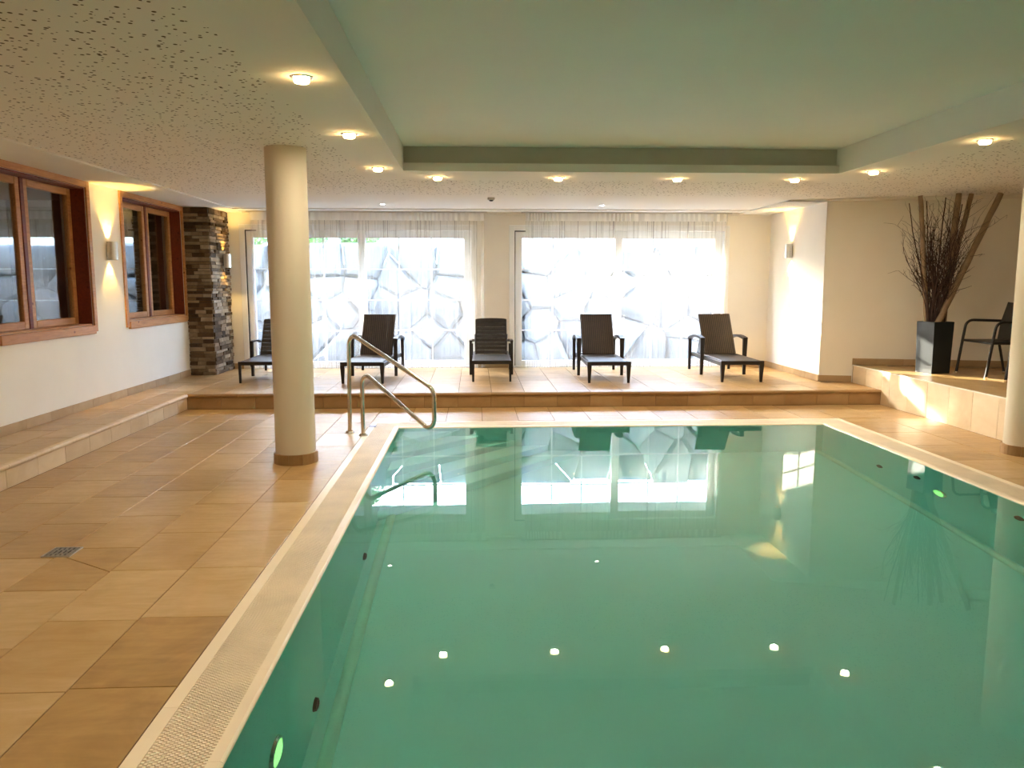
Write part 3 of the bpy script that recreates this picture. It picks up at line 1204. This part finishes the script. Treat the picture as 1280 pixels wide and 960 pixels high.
# ------------------------------------------------------------------ stone pilaster
PF, PXR = 11.46, -3.745
core = MB().box(WL + 0.001, PXR - 0.03, PF + 0.03, BACK - 0.001, 0.18, CEIL - 0.017)
pil = struct(put('stone_pilaster', core, M['mortar']), 'pilaster clad in stacked slate in the corner beside the sliding door', 'pilaster')
rng = random.Random(11)
z = 0.181
row = 0
while z < CEIL - 0.03:
    h = rng.uniform(0.034, 0.062)
    if z + h > CEIL - 0.045:
        h = CEIL - 0.019 - z
    for side in (0, 1):
        L = (PXR - WL) if side == 0 else (BACK - PF)
        t = 0.0
        while t < L - 0.005:
            l = rng.uniform(0.09, 0.24) if side == 0 else rng.uniform(0.13, 0.34)
            if t + l > L - 0.07:
                l = L - t
            pr = rng.uniform(0.0, 0.022)
            mb = MB()
            e = 0.003
            j = lambda: rng.uniform(-0.004, 0.004)
            if side == 0:
                x0, x1 = WL + t + e, WL + t + l - e
                if t + l > L - 0.001:
                    x1 = PXR - 0.001
                f = PF - pr
                vs_ = [(x0, PF + 0.031, z + e), (x1, PF + 0.031, z + e), (x1, PF + 0.031, z + h - e), (x0, PF + 0.031, z + h - e),
                       (x0 + j(), f + j(), z + e), (x1 - abs(j()), f + j(), z + e), (x1 - abs(j()), f + j(), z + h - e), (x0 + j(), f + j(), z + h - e)]
            else:
                y0, y1 = PF + t + e, PF + t + l - e
                if t + l > L - 0.001:
                    y1 = BACK - 0.002
                f = PXR + pr * 1.3
                vs_ = [(PXR - 0.031, y0, z + e), (PXR - 0.031, y1, z + e), (PXR - 0.031, y1, z + h - e), (PXR - 0.031, y0, z + h - e),
                       (f + j(), y0 + j(), z + e), (f + j(), y1 - abs(j()), z + e), (f + j(), y1 - abs(j()), z + h - e), (f + j(), y0 + j(), z + h - e)]
            mb.add(vs_, [(0, 1, 2, 3), (4, 5, 6, 7), (0, 1, 5, 4), (1, 2, 6, 5), (2, 3, 7, 6), (3, 0, 4, 7)])
            put('stone', mb, M['slate'], pil)
            t += l
    z += h
    row += 1

# ------------------------------------------------------------------ white sliding doors
def sliding_door(name, x0, x1, mid, label):
    zt, zb = DT, 0.18
    d = empty(name, (x0, BACK, zb))
    struct(d, label, 'sliding door')

    def bx(nm, a0, a1, y0, y1, b0, b1, mat, par=d, c=0.004):
        return put(nm, MB().cbox(a0 - x0, a1 - x0, y0 - BACK, y1 - BACK, b0 - zb, b1 - zb, c), mat, par)
    ft = 0.085
    bx('door_frame', x0, x0 + ft, BACK - 0.012, BACK + 0.16, zb, zt, M['white_pvc'])
    bx('door_frame', x1 - ft, x1, BACK - 0.012, BACK + 0.16, zb, zt, M['white_pvc'])
    bx('door_frame', x0 + ft, x1 - ft, BACK - 0.012, BACK + 0.16, zt - ft, zt, M['white_pvc'])
    bx('threshold', x0 + ft, x1 - ft, BACK - 0.012, BACK + 0.16, zb, zb + 0.03, M['white_pvc'])
    put('gap_seal', MB().box(ft - 0.001, ft + 0.012, -0.004, 0.02, 0.03, zt - zb - ft), M['black_gap'], d)
    put('gap_seal', MB().box(ft, ft + 0.17, -0.004, 0.02, zt - zb - ft - 0.014, zt - zb - ft + 0.002), M['black_gap'], d)
    for a, b_, yy in ((x0 + ft + 0.002, mid + 0.055, BACK + 0.02), (mid - 0.055, x1 - ft - 0.001, BACK + 0.085)):
        s = empty('sash')
        s.parent = d
        s.location = (a - x0, yy - BACK, 0.03)
        f = 0.115
        W_ = b_ - a
        H_ = zt - zb - ft - 0.03
        fb = 0.08
        for q in ((0, f, 0, H_), (W_ - f, W_, 0, H_), (f, W_ - f, 0, fb), (f, W_ - f, H_ - f, H_)):
            put('sash_rail', MB().cbox(q[0], q[1], 0, 0.055, q[2], q[3], 0.005), M['white_pvc'], s)
        gx = [f + (W_ - 2 * f) * k / 3 for k in range(4)]
        gz = [fb + (H_ - f - fb) * k / 4 for k in range(5)]
        for i in range(3):
            for j in range(4):
                put('pane', MB().box(gx[i] + 0.001, gx[i + 1] - 0.001, 0.024, 0.027, gz[j] + 0.001, gz[j + 1] - 0.001), M['glass'], s)
        for i in (1, 2):
            put('glazing_bar', MB().box(gx[i] - 0.010, gx[i] + 0.010, 0.016, 0.036, fb, H_ - f), M['white_pvc'], s)
        for j in (1, 2, 3):
            put('glazing_bar', MB().box(f, W_ - f, 0.015, 0.037, gz[j] - 0.010, gz[j] + 0.010), M['white_pvc'], s)
    return d


sliding_door('door_1', D1[0], D1[1], -1.73, 'white two-leaf sliding glass door with glazing bars nearer the stone pilaster')
sliding_door('door_2', D2[0], D2[1], 2.26, 'white two-leaf sliding glass door with glazing bars nearer the sunlit side wall')

# ------------------------------------------------------------------ sheer curtains
def curtain(x0, x1, seed, label, heavy):
    rg = random.Random(seed)
    n = int((x1 - x0) * 260)
    nz = 10
    zt, zb = CEIL - 0.022, 0.195
    ph, phs, dens = 0.0, [], []
    w1 = [rg.uniform(0, 6.28) for _ in range(6)]
    for i in range(n + 1):
        u = i / n * (x1 - x0)
        k = 48 + 26 * math.sin(u * 2.3 + w1[0]) + 16 * math.sin(u * 5.9 + w1[1]) + 9 * math.sin(u * 13.0 + w1[2])
        for hc, hw in heavy:
            k += 70 * math.exp(-((u + x0 - hc) / hw) ** 2)
        ph += max(22, k) * (x1 - x0) / n
        phs.append(ph)
    mb = MB()
    V = []
    for j in range(nz + 1):
        t = j / nz
        z_ = zt + (zb - zt) * t
        amp = 0.016 + 0.010 * t
        for i in range(n + 1):
            u = i / n * (x1 - x0)
            p = phs[i] + 0.5 * t * math.sin(u * 3.1 + w1[3])
            a = amp * (0.65 + 0.35 * math.sin(u * 4.3 + w1[4]))
            x = x0 + u + 0.55 * a * math.sin(2 * p) * (0.6 + 0.4 * t)
            y = 12.165 + a * math.sin(p) + 0.004 * math.sin(u * 1.7 + w1[5]) * t
            V.append((x, y, z_))
    F = [(j * (n + 1) + i, j * (n + 1) + i + 1, (j + 1) * (n + 1) + i + 1, (j + 1) * (n + 1) + i) for j in range(nz) for i in range(n)]
    me = bpy.data.meshes.new('curtain')
    me.from_pydata(V, [], F)
    me.shade_smooth()
    o = put('curtain', me, M['sheer'])
    tag(o, label, 'curtain', 'sheer curtains before the sliding doors')
    # gathered heading tape along the top
    V = []
    for j in range(3):
        z_ = zt - 0.115 * j / 2
        for i in range(n + 1):
            u = i / n * (x1 - x0)
            p = phs[i]
            a = 0.017 * (0.65 + 0.35 * math.sin(u * 4.3 + w1[4]))
            V.append((x0 + u + 0.33 * a * math.sin(2 * p), 12.159 + a * math.sin(p), z_))
    F = [(j * (n + 1) + i, j * (n + 1) + i + 1, (j + 1) * (n + 1) + i + 1, (j + 1) * (n + 1) + i) for j in range(2) for i in range(n)]
    me = bpy.data.meshes.new('heading_tape')
    me.from_pydata(V, [], F)
    me.shade_smooth()
    put('heading_tape', me, M['header'], o)
    return o


curtain(-3.36, 0.145, 5, 'sheer white curtain hanging before the sliding door nearer the column', [(-0.5, 0.5), (-2.7, 0.3)])
curtain(0.78, 3.92, 8, 'sheer white curtain hanging before the sliding door nearer the sunlit side wall', [(2.2, 0.35), (1.0, 0.2)])

# ------------------------------------------------------------------ outside
struct(put('ground', MB().box(-16, 16, BACK + 0.3, 40, -0.3, 0.06), M['gravel']), 'pale gravel strip outside the sliding doors', 'ground')
mb = MB().box(WL - 1, WR + 1, BACK + 0.3, BACK + 0.95, 2.29, 2.55)  # overhang out of view, added to cut the sun patch at its top
struct(put('sun_cut_eave', mb, M['wall']), 'unseen roof overhang added above the sliding doors to cut high sun', 'roof')

# retaining wall of big boulders: irregular cells by half-plane clipping
rgw = random.Random(21)


def wall_top(x):
    return 2.14 - 0.02 / (1 + math.exp(-(x - 0.7) * 6)) + 0.03 * math.sin(x * 2.1)


seeds = []
xw0, xw1 = -7.0, 7.0
zz = 0.2
rowi = 0
while zz < 2.2:
    x = xw0 + rgw.uniform(0, 0.5)
    while x < xw1:
        seeds.append((x + rgw.uniform(-0.16, 0.16), zz + rgw.uniform(-0.13, 0.13)))
        x += rgw.uniform(0.48, 0.95)
    zz += rgw.uniform(0.36, 0.48)
    rowi += 1
mb = MB().box(xw0, xw1, 14.42, 15.2, 0.0, 1.85)
rw = tag(put('retaining_wall', mb, M['mortar']), 'dry stone retaining wall of pale boulders outside behind the curtains', 'wall')


def clip(poly, p, q):
    mx_, mz_ = (p[0] + q[0]) / 2, (p[1] + q[1]) / 2
    dx, dz = q[0] - p[0], q[1] - p[1]
    out = []
    for i in range(len(poly)):
        a, b_ = poly[i], poly[(i + 1) % len(poly)]
        da = (a[0] - mx_) * dx + (a[1] - mz_) * dz
        db = (b_[0] - mx_) * dx + (b_[1] - mz_) * dz
        if da <= 0:
            out.append(a)
        if da * db < 0:
            s = da / (da - db)
            out.append((a[0] + (b_[0] - a[0]) * s, a[1] + (b_[1] - a[1]) * s))
    return out


for i, p in enumerate(seeds):
    top = wall_top(p[0])
    if p[1] > top - 0.05:
        continue
    poly = [(p[0] - 0.8, 0.06), (p[0] + 0.8, 0.06), (p[0] + 0.8, top + 0.06), (p[0] - 0.8, top + 0.06)]
    for j, q in enumerate(seeds):
        if j != i and abs(q[0] - p[0]) < 1.8 and abs(q[1] - p[1]) < 1.8:
            poly = clip(poly, p, q)
            if len(poly) < 3:
                break
    if len(poly) < 3:
        continue
    cx = sum(a[0] for a in poly) / len(poly)
    cz = sum(a[1] for a in poly) / len(poly)
    rings = []
    base = rgw.uniform(-0.05, 0.06)
    for sc, yy in ((0.95, 14.44), (0.95, 14.24 + base), (0.80, 14.15 + base), (0.45, 14.11 + base + rgw.uniform(-0.03, 0.02))):
        rings.append([(cx + (a[0] - cx) * sc, yy + rgw.uniform(-0.02, 0.02), cz + (a[1] - cz) * sc) for a in poly])
    n = len(poly)
    vs_ = [a for r_ in rings for a in r_]
    fs_ = [tuple(range(n))]
    for k in range(3):
        fs_ += [(k * n + a, k * n + (a + 1) % n, (k + 1) * n + (a + 1) % n, (k + 1) * n + a) for a in range(n)]
    fs_.append(tuple(3 * n + a for a in range(n)))
    mb = MB()
    mb.add(vs_, fs_)
    puts('stone', mb, M['boulder'], rw)
# bank behind the wall
mb = MB()
mb.add([(-16, 14.6, 0), (16, 14.6, 0), (16, 14.6, 1.8), (-16, 14.6, 1.8), (-16, 40, 0), (16, 40, 0), (16, 40, 7.5), (-16, 40, 7.5)],
       [(0, 1, 2, 3), (3, 2, 6, 7), (4, 7, 6, 5), (0, 4, 5, 1), (0, 3, 7, 4), (1, 5, 6, 2)])
struct(put('ground_bank', mb, plain('bank_soil', (0.30, 0.31, 0.24), 0.95, var=0.3, scale=2)), 'sloping garden bank above the retaining wall', 'ground')


def shrub(x, y, z, w, h, n, seed, label):
    rg = random.Random(seed)
    r = empty('garden_shrub', (x, y, z))
    tag(r, label, 'shrub', 'shrubs above the retaining wall')
    mb = MB()
    for k in range(7):
        a = rg.uniform(0, 6.28)
        tip = (math.cos(a) * w * 0.5, math.sin(a) * w * 0.4, h * rg.uniform(0.6, 0.9))
        mb.tube([(0, 0, -0.1), (tip[0] * 0.35, tip[1] * 0.35, h * 0.35), tip], [0.014, 0.010, 0.004], 5)
    put('stem', mb, M['bark'], r)
    V, F = [], []
    for k in range(n):
        a, rr, zz_ = rg.uniform(0, 6.28), math.sqrt(rg.random()), rg.random()
        env = math.sin(math.pi * (0.12 + 0.8 * zz_)) ** 0.6
        c = Vector((math.cos(a) * rr * w * env, math.sin(a) * rr * w * 0.7 * env, zz_ * h))
        u = Vector((rg.gauss(0, 1), rg.gauss(0, 1), rg.gauss(0, 1))).normalized()
        v = u.orthogonal().normalized()
        s = rg.uniform(0.03, 0.06)
        b0 = len(V)
        V += [tuple(c - u * s), tuple(c + v * s * 0.45), tuple(c + u * s), tuple(c - v * s * 0.45)]
        F.append((b0, b0 + 1, b0 + 2, b0 + 3))
    me = bpy.data.meshes.new('foliage')
    me.from_pydata(V, [], F)
    f = put('foliage', me, M['leaf'], r)
    f['kind'] = 'stuff'
    return r


for i, (x, w, h, lab) in enumerate(((-4.5, 0.5, 0.80, 'green shrub above the boulder wall, seen beside the stone pilaster'),
                                    (-3.3, 0.5, 0.75, 'green shrub above the boulder wall, seen just past the column'),
                                    (-2.3, 0.45, 0.70, 'green shrub above the boulder wall, seen over the rattan lounger by the handrail'))):
    shrub(x, 16.0, 2.15, w, h * 1.3, 2400, 40 + i, lab)

def leaf_cloud(parent, pts, s0, s1, rg):
    V, F = [], []
    for c in pts:
        u = Vector((rg.gauss(0, 1), rg.gauss(0, 1), rg.gauss(0, 1))).normalized()
        v = u.orthogonal().normalized()
        s_ = rg.uniform(s0, s1)
        b0 = len(V)
        V += [tuple(c - u * s_), tuple(c + v * s_ * 0.45), tuple(c + u * s_), tuple(c - v * s_ * 0.45)]
        F.append((b0, b0 + 1, b0 + 2, b0 + 3))
    me = bpy.data.meshes.new('foliage')
    me.from_pydata(V, [], F)
    put('foliage', me, M['leaf'], parent)['kind'] = 'stuff'


rg = random.Random(60)
hd = empty('sun_block_hedge', (-6.6, 18.6, 1.9))  # added hedge, mostly out of view, keeps sun off the first sliding door
tag(hd, 'evergreen hedge added on the garden bank to keep sun off the first door', 'hedge')
mb = MB()
for k in range(7):
    x = -1.8 + 0.6 * k
    mb.tube([(x, 0, -0.3), (x + rg.uniform(-0.1, 0.1), 0.05, 1.5), (x, 0, 2.8)], [0.06, 0.045, 0.02], 6)
put('stem', mb, M['bark'], hd)
leaf_cloud(hd, [Vector((rg.uniform(-2.1, 2.1), rg.gauss(0, 0.3), rg.uniform(0.0, 3.2))) for k in range(10000)], 0.08, 0.14, rg)
bt = empty('sun_block_tree', (-6.3, 20.8, 2.2))  # added out-of-view tree whose crown trims the sun patches by the pool
tag(bt, 'round-crowned tree added unseen on the garden bank to limit the sun patches', 'tree')
puts('trunk', MB().tube([(0, 0, -0.6), (0.05, 0, 1.8), (0, 0.03, 3.6)], [0.13, 0.10, 0.05], 8), M['bark'], bt)
pts = []
for k in range(4200):
    u = Vector((rg.gauss(0, 1), rg.gauss(0, 1), rg.gauss(0, 1))).normalized() * (rg.random() ** 0.4)
    pts.append(Vector((u.x * 1.25, u.y * 1.25, 3.95 + u.z * 1.45)))
leaf_cloud(bt, pts, 0.08, 0.14, rg)

# ------------------------------------------------------------------ loungers
def leg(x, y, z1, wt, wb, dt, db, lean=0.0):
    mb = MB()
    vs_ = [(x - wb, y - db, 0), (x + wb, y - db, 0), (x + wb, y + db, 0), (x - wb, y + db, 0),
           (x - wt, y - dt + lean, z1), (x + wt, y - dt + lean, z1), (x + wt, y + dt + lean, z1), (x - wt, y + dt + lean, z1)]
    mb.add(vs_, [(0, 3, 2, 1), (4, 5, 6, 7), (0, 1, 5, 4), (1, 2, 6, 5), (2, 3, 7, 6), (3, 0, 4, 7)])
    return mb


def arc_pts(p0, p1, rise, n=9):
    out = []
    for k in range(n + 1):
        t = k / n
        out.append((p0[0] + (p1[0] - p0[0]) * t, p0[1] + (p1[1] - p0[1]) * t, p0[2] + (p1[2] - p0[2]) * t + rise * 4 * t * (1 - t)))
    return out


def rattan_lounger():
    r = empty('rattan_lounger')
    D = M['dark_wood']
    for s in (-1, 1):
        put('front_leg', leg(s * 0.262, -0.885, 0.245, 0.029, 0.015, 0.028, 0.014), D, r)
        put('arm_post', leg(s * 0.312, 0.0, 0.515, 0.030, 0.019, 0.026, 0.018), D, r)
        put('rear_leg', leg(s * 0.306, 0.74, 0.470, 0.022, 0.018, 0.022, 0.018), D, r)
        puts('armrest', MB().strap(arc_pts((s * 0.312, -0.026, 0.522), (s * 0.308, 0.755, 0.480), 0.045), (0.032, 0, 0), 0.017), D, r)
        put('side_rail', MB().cbox(s * 0.262 - 0.02, s * 0.262 + 0.02, -0.90, 0.74, 0.215, 0.270, 0.005), D, r)
        put('rail_bracket', MB().box(min(s * 0.275, s * 0.30), max(s * 0.275, s * 0.30), -0.02, 0.05, 0.215, 0.265), D, r)
    put('front_rail', MB().cbox(-0.291, 0.291, -0.915, -0.86, 0.235, 0.288, 0.005), D, r)
    put('cross_rail', MB().cbox(-0.25, 0.25, 0.12, 0.16, 0.20, 0.262, 0.004), D, r)
    put('cross_rail', MB().cbox(-0.285, 0.285, 0.72, 0.76, 0.20, 0.255, 0.004), D, r)
    put('seat', MB().cbox(-0.262, 0.262, -0.862, 0.20, 0.264, 0.288, 0.008), M['rattan'], r)
    # reclined back panel, modelled upright then turned about its lower edge
    bk = put('backrest', MB().cbox(-0.238, 0.238, -0.017, 0.017, 0.0, 0.70, 0.010), M['rattan'], r, (0, 0.17, 0.285), (R(-35), 0, 0))
    for s in (-1, 1):
        puts('prop_rod', MB().tube([(s * 0.225, 0.42, 0.56), (s * 0.225, 0.56, 0.30), (s * 0.225, 0.62, 0.235)], 0.007, 6), D, r)
    puts('prop_bar', MB().tube([(-0.262, 0.62, 0.235), (0.262, 0.62, 0.235)], 0.008, 6), D, r)
    return r


def slat_lounger():
    r = empty('slatted_lounger')
    D = M['dark_wood']
    for s in (-1, 1):
        put('front_leg', leg(s * 0.250, -0.83, 0.275, 0.018, 0.013, 0.018, 0.013), D, r)
        put('arm_post', leg(s * 0.298, 0.0, 0.48, 0.018, 0.018, 0.026, 0.024), D, r)
        put('rear_leg', leg(s * 0.290, 0.72, 0.40, 0.016, 0.016, 0.022, 0.020), D, r)
        puts('armrest', MB().strap(arc_pts((s * 0.298, -0.024, 0.487), (s * 0.262, 0.33, 0.470), 0.02), (0.020, 0, 0), 0.013), D, r)
        put('side_rail', MB().cbox(s * 0.252 - 0.014, s * 0.252 + 0.014, -0.85, 0.74, 0.235, 0.282, 0.004), D, r)
        put('rail_bracket', MB().box(min(s * 0.262, s * 0.285), max(s * 0.262, s * 0.285), -0.02, 0.03, 0.238, 0.278), D, r)
    put('front_rail', MB().cbox(-0.266, 0.266, -0.862, -0.832, 0.24, 0.288, 0.004), D, r)
    put('cross_rail', MB().cbox(-0.24, 0.24, 0.70, 0.74, 0.24, 0.28, 0.004), D, r)
    for k in range(13):
        y0 = -0.825 + k * 0.073
        put('slat', MB().cbox(-0.24, 0.24, y0, y0 + 0.062, 0.272, 0.290, 0.003), M['slat'], r)
    bk = empty('backrest')
    bk.parent = r
    bk.location = (0, 0.17, 0.285)
    bk.rotation_euler = (R(-33), 0, 0)
    for s in (-1, 1):
        put('back_stile', MB().cbox(s * 0.222 - 0.012, s * 0.222 + 0.012, 0.004, 0.028, 0.0, 0.60, 0.003), D, bk)
    nb = 9
    for k in range(nb):
        z0 = 0.006 + k * 0.0665
        z1 = z0 + 0.058
        if k < nb - 1:
            put('slat', MB().cbox(-0.232, 0.232, -0.010, 0.008, z0, z1, 0.003), M['slat'], bk)
        else:
            pts = [(-0.232, z0), (0.232, z0), (0.232, z1 - 0.008)] + [(0.232 * math.cos(math.pi * t / 8), z1 - 0.008 + 0.020 * math.sin(math.pi * t / 8)) for t in range(1, 8)] + [(-0.232, z1 - 0.008)]
            mb = MB().prism(pts, -0.010, 0.008)
            mb.v = [(p[0], p[2], p[1]) for p in mb.v]
            put('slat', mb, M['slat'], bk)
    puts('prop_bar', MB().tube([(-0.24, 0.42, 0.56), (-0.24, 0.60, 0.27), (0.24, 0.60, 0.27), (0.24, 0.42, 0.56)], 0.008, 6), D, r)
    return r


ra = rattan_lounger()
for i, (x, y, rz, lab) in enumerate(((-1.442, 11.27, -2.8, 'dark rattan lounger standing behind the steel handrail'),
                                     (1.806, 11.19, -1.5, 'dark rattan lounger standing in front of the middle of the second curtain'),
                                     (3.606, 11.20, -1.5, 'dark rattan lounger at the end of the row, beside the sunlit side wall'))):
    o = ra if i == 0 else copy_tree(ra)
    o.location = (x, y, 0.18)
    o.rotation_euler = (0, 0, R(rz))
    tag(o, lab, 'lounger', 'dark loungers in a row on the raised platform')
sl = slat_lounger()
for i, (x, y, rz, lab) in enumerate(((0.238, 11.34, -0.8, 'dark slatted lounger with a curved top slat, in front of the pier between the doors'),
                                     (-2.880, 11.34, 1.0, 'dark slatted lounger half hidden behind the round column'))):
    o = sl if i == 0 else copy_tree(sl)
    o.location = (x, y, 0.18)
    o.rotation_euler = (0, 0, R(rz))
    tag(o, lab, 'lounger', 'dark loungers in a row on the raised platform')

# ------------------------------------------------------------------ planter with poles and branches
pr = math.atan2(0.055, 0.27)
pc = Vector((5.486, 9.125)) + Vector((math.cos(pr), math.sin(pr))) * 0.137 + Vector((-math.sin(pr), math.cos(pr))) * 0.137
pl = empty('tall_planter', (pc.x, pc.y, 0.415), pr)
tag(pl, 'tall square black planter holding poles and branches on the upper platform', 'planter')
hb, ht, H = 0.130, 0.142, 0.625
mb = MB()
q = 0.012
rings = [(hb, 0.0), (ht, H - 0.004), (ht - 0.004, H), (ht - q, H), (ht - q - 0.004, H - 0.10)]
vs_ = [(sx_ * r_, sy_ * r_, zz_) for r_, zz_ in rings for sx_, sy_ in ((-1, -1), (1, -1), (1, 1), (-1, 1))]
fs_ = [(3, 2, 1, 0)]
for k in range(len(rings) - 1):
    fs_ += [(k * 4 + a, k * 4 + (a + 1) % 4, (k + 1) * 4 + (a + 1) % 4, (k + 1) * 4 + a) for a in range(4)]
mb.add(vs_, fs_)
put('planter_body', mb, M['planter'], pl)
put('soil', MB().box(-ht + 0.014, ht - 0.014, -ht + 0.014, ht - 0.014, H - 0.12, H - 0.09), M['soil'], pl)
soil_z = 0.415 + H - 0.09

for (b0, t0, rr, lab) in (((5.515, 9.33), (5.31, 9.30, 2.535), 0.028, 'thin straight wooden pole standing upright at the window side of the planter'),
                          ((5.68, 9.29), (5.79, 9.32, 2.565), 0.036, 'thick wooden pole rising nearly upright out of the planter'),
                          ((5.67, 9.385), (6.00, 9.40, 2.570), 0.030, 'wooden pole leaning behind the crossing poles in the planter'),
                          ((5.545, 9.215), (6.17, 9.12, 2.545), 0.036, 'longest slanting wooden pole crossing in front of the branches')):
    a = Vector((b0[0], b0[1], soil_z - 0.001))
    b_ = Vector(t0)
    pts, rad_ = [], []
    rg = random.Random(int(rr * 1e4) + int(b0[0] * 100))
    for k in range(13):
        t = k / 12
        p = a.lerp(b_, t)
        p.x += rg.uniform(-1, 1) * 0.004
        p.y += rg.uniform(-1, 1) * 0.004
        pts.append(p)
        rad_.append(rr * (1.06 - 0.14 * t) * rg.uniform(0.96, 1.04))
    tag(puts('wooden_pole', MB().tube(pts, rad_, 12), M['pole']), lab, 'pole', 'peeled poles standing in the planter')


def twig(mb, p, d, length, rad, rg, depth, wob, seg=4):
    n = max(4, int(length / 0.07))
    pts, rs = [p.copy()], [rad]
    st = length / n
    d = d.normalized()
    for k in range(n):
        d = (d + Vector((rg.gauss(0, wob), rg.gauss(0, wob), rg.gauss(0, wob * 0.6) + 0.02))).normalized()
        p = p + d * st
        if p.z > CEIL - 0.05:
            break
        pts.append(p.copy())
        rs.append(rad * (1 - 0.75 * (k + 1) / n) + 0.0008)
        if depth > 0 and k > n * 0.25 and rg.random() < 0.5:
            sd = (d + Vector((rg.gauss(0, 0.6), rg.gauss(0, 0.5), rg.gauss(0.1, 0.4)))).normalized()
            twig(mb, p.copy(), sd, length * rg.uniform(0.16, 0.38), rs[-1] * 0.7, rg, depth - 1, wob * 1.9, 3)
    if len(pts) > 2:
        mb.tube(pts, rs, seg, False)


rg = random.Random(77)
mb = MB()
for k in range(70):
    a, q_ = rg.uniform(0, 6.28), math.sqrt(rg.random()) * 0.088
    p = Vector((pc.x + math.cos(a) * q_, pc.y + math.sin(a) * q_, soil_z - 0.001))
    d = Vector((math.cos(a) * q_ * 1.35 + rg.gauss(-0.02, 0.045), math.sin(a) * q_ * 1.0 + rg.gauss(0, 0.03), 1))
    twig(mb, p, d, rg.uniform(0.75, 1.38), rg.uniform(0.0045, 0.008), rg, 2, 0.075)
tw = put('branch_bundle', mb, M['bark'])
tag(tw, 'dense bundle of thin dark twisted branches filling the black planter', 'branches', None, 'stuff')
for (b0, t0, rr, wob, lab) in (((5.53, 9.30), (5.37, 9.26, 2.47), 0.008, 0.02, 'thin dark straight stick beside the upright pole in the planter'),
                               ((5.53, 9.28), (5.60, 9.26, 2.51), 0.010, 0.02, 'dark straight stick rising from the middle of the branches'),
                               ((5.62, 9.30), (5.85, 9.33, 2.44), 0.009, 0.02, 'dark stick leaning along the thick pole in the planter'),
                               ((5.495, 9.265), (5.10, 9.16, 2.43), 0.008, 0.05, 'long thin bent branch reaching out towards the side wall')):
    rg2 = random.Random(int(t0[0] * 1000))
    a, b_ = Vector((b0[0], b0[1], soil_z - 0.001)), Vector(t0)
    pts = []
    for k in range(15):
        t = k / 14
        p = a.lerp(b_, t)
        p.x += wob * math.sin(t * 5.0) * (1 - t) + rg2.uniform(-1, 1) * 0.004
        pts.append(p)
    tag(puts('dry_stick', MB().tube(pts, [rr * (1.1 - 0.5 * k / 14) for k in range(15)], 6), M['bark']), lab, 'stick', 'dark sticks standing in the planter')

# ------------------------------------------------------------------ armchairs on the upper platform
def armchair():
    """local +y points out of the backrest; front edge faces -y"""
    r = empty('black_armchair')
    B = M['black_metal']
    t = 0.015
    for s in (-1, 1):
        x = s * 0.29
        path = fillet([(x, -0.235, 0.03), (x, -0.155, 0.652), (x, 0.27, 0.640)], [0.09], 6)
        puts('front_leg', MB().tube(path, 0.0155, 10), B, r)
        puts('rear_leg', MB().tube([(x * 0.93, 0.33, 0.03), (x * 0.93, 0.235, 0.42), (x * 0.93, 0.26, 0.62), (x * 0.93, 0.33, 0.86)], 0.0145, 10), B, r)
        for y in (-0.235, 0.33):
            xx = x if y < 0 else x * 0.93
            puts('foot_cap', MB().lathe([(0.0, 0.0), (0.014, 0.001), (0.019, 0.012), (0.019, 0.034), (0.0, 0.036)], 14, xx, y), M['chrome'], r)
        puts('side_rail', MB().tube([(x, -0.185, 0.41), (x * 0.93, 0.235, 0.405)], 0.013, 8), B, r)
    puts('front_rail', MB().tube([(-0.29, -0.187, 0.41), (0.29, -0.187, 0.41)], 0.013, 8), B, r)
    put('seat', MB().cbox(-0.265, 0.265, -0.19, 0.235, 0.405, 0.425, 0.008), M['black_metal'], r)
    puts('backrest', MB().strap([(0, 0.232, 0.40), (0, 0.245, 0.55), (0, 0.275, 0.70), (0, 0.328, 0.855)], (0.262, 0, 0), 0.012), M['black_metal'], r)
    return r


ac = armchair()
for i, (x, y, rz, lab) in enumerate(((6.02, 8.83, -92, 'black metal armchair with chrome feet between the planter and the pale column'),
                                     (6.09, 8.02, -84, 'black armchair mostly hidden behind the pale column'))):
    o = ac if i == 0 else copy_tree(ac)
    o.location = (x, y, 0.415)
    o.rotation_euler = (0, 0, R(rz))
    tag(o, lab, 'chair', 'black armchairs on the upper platform')
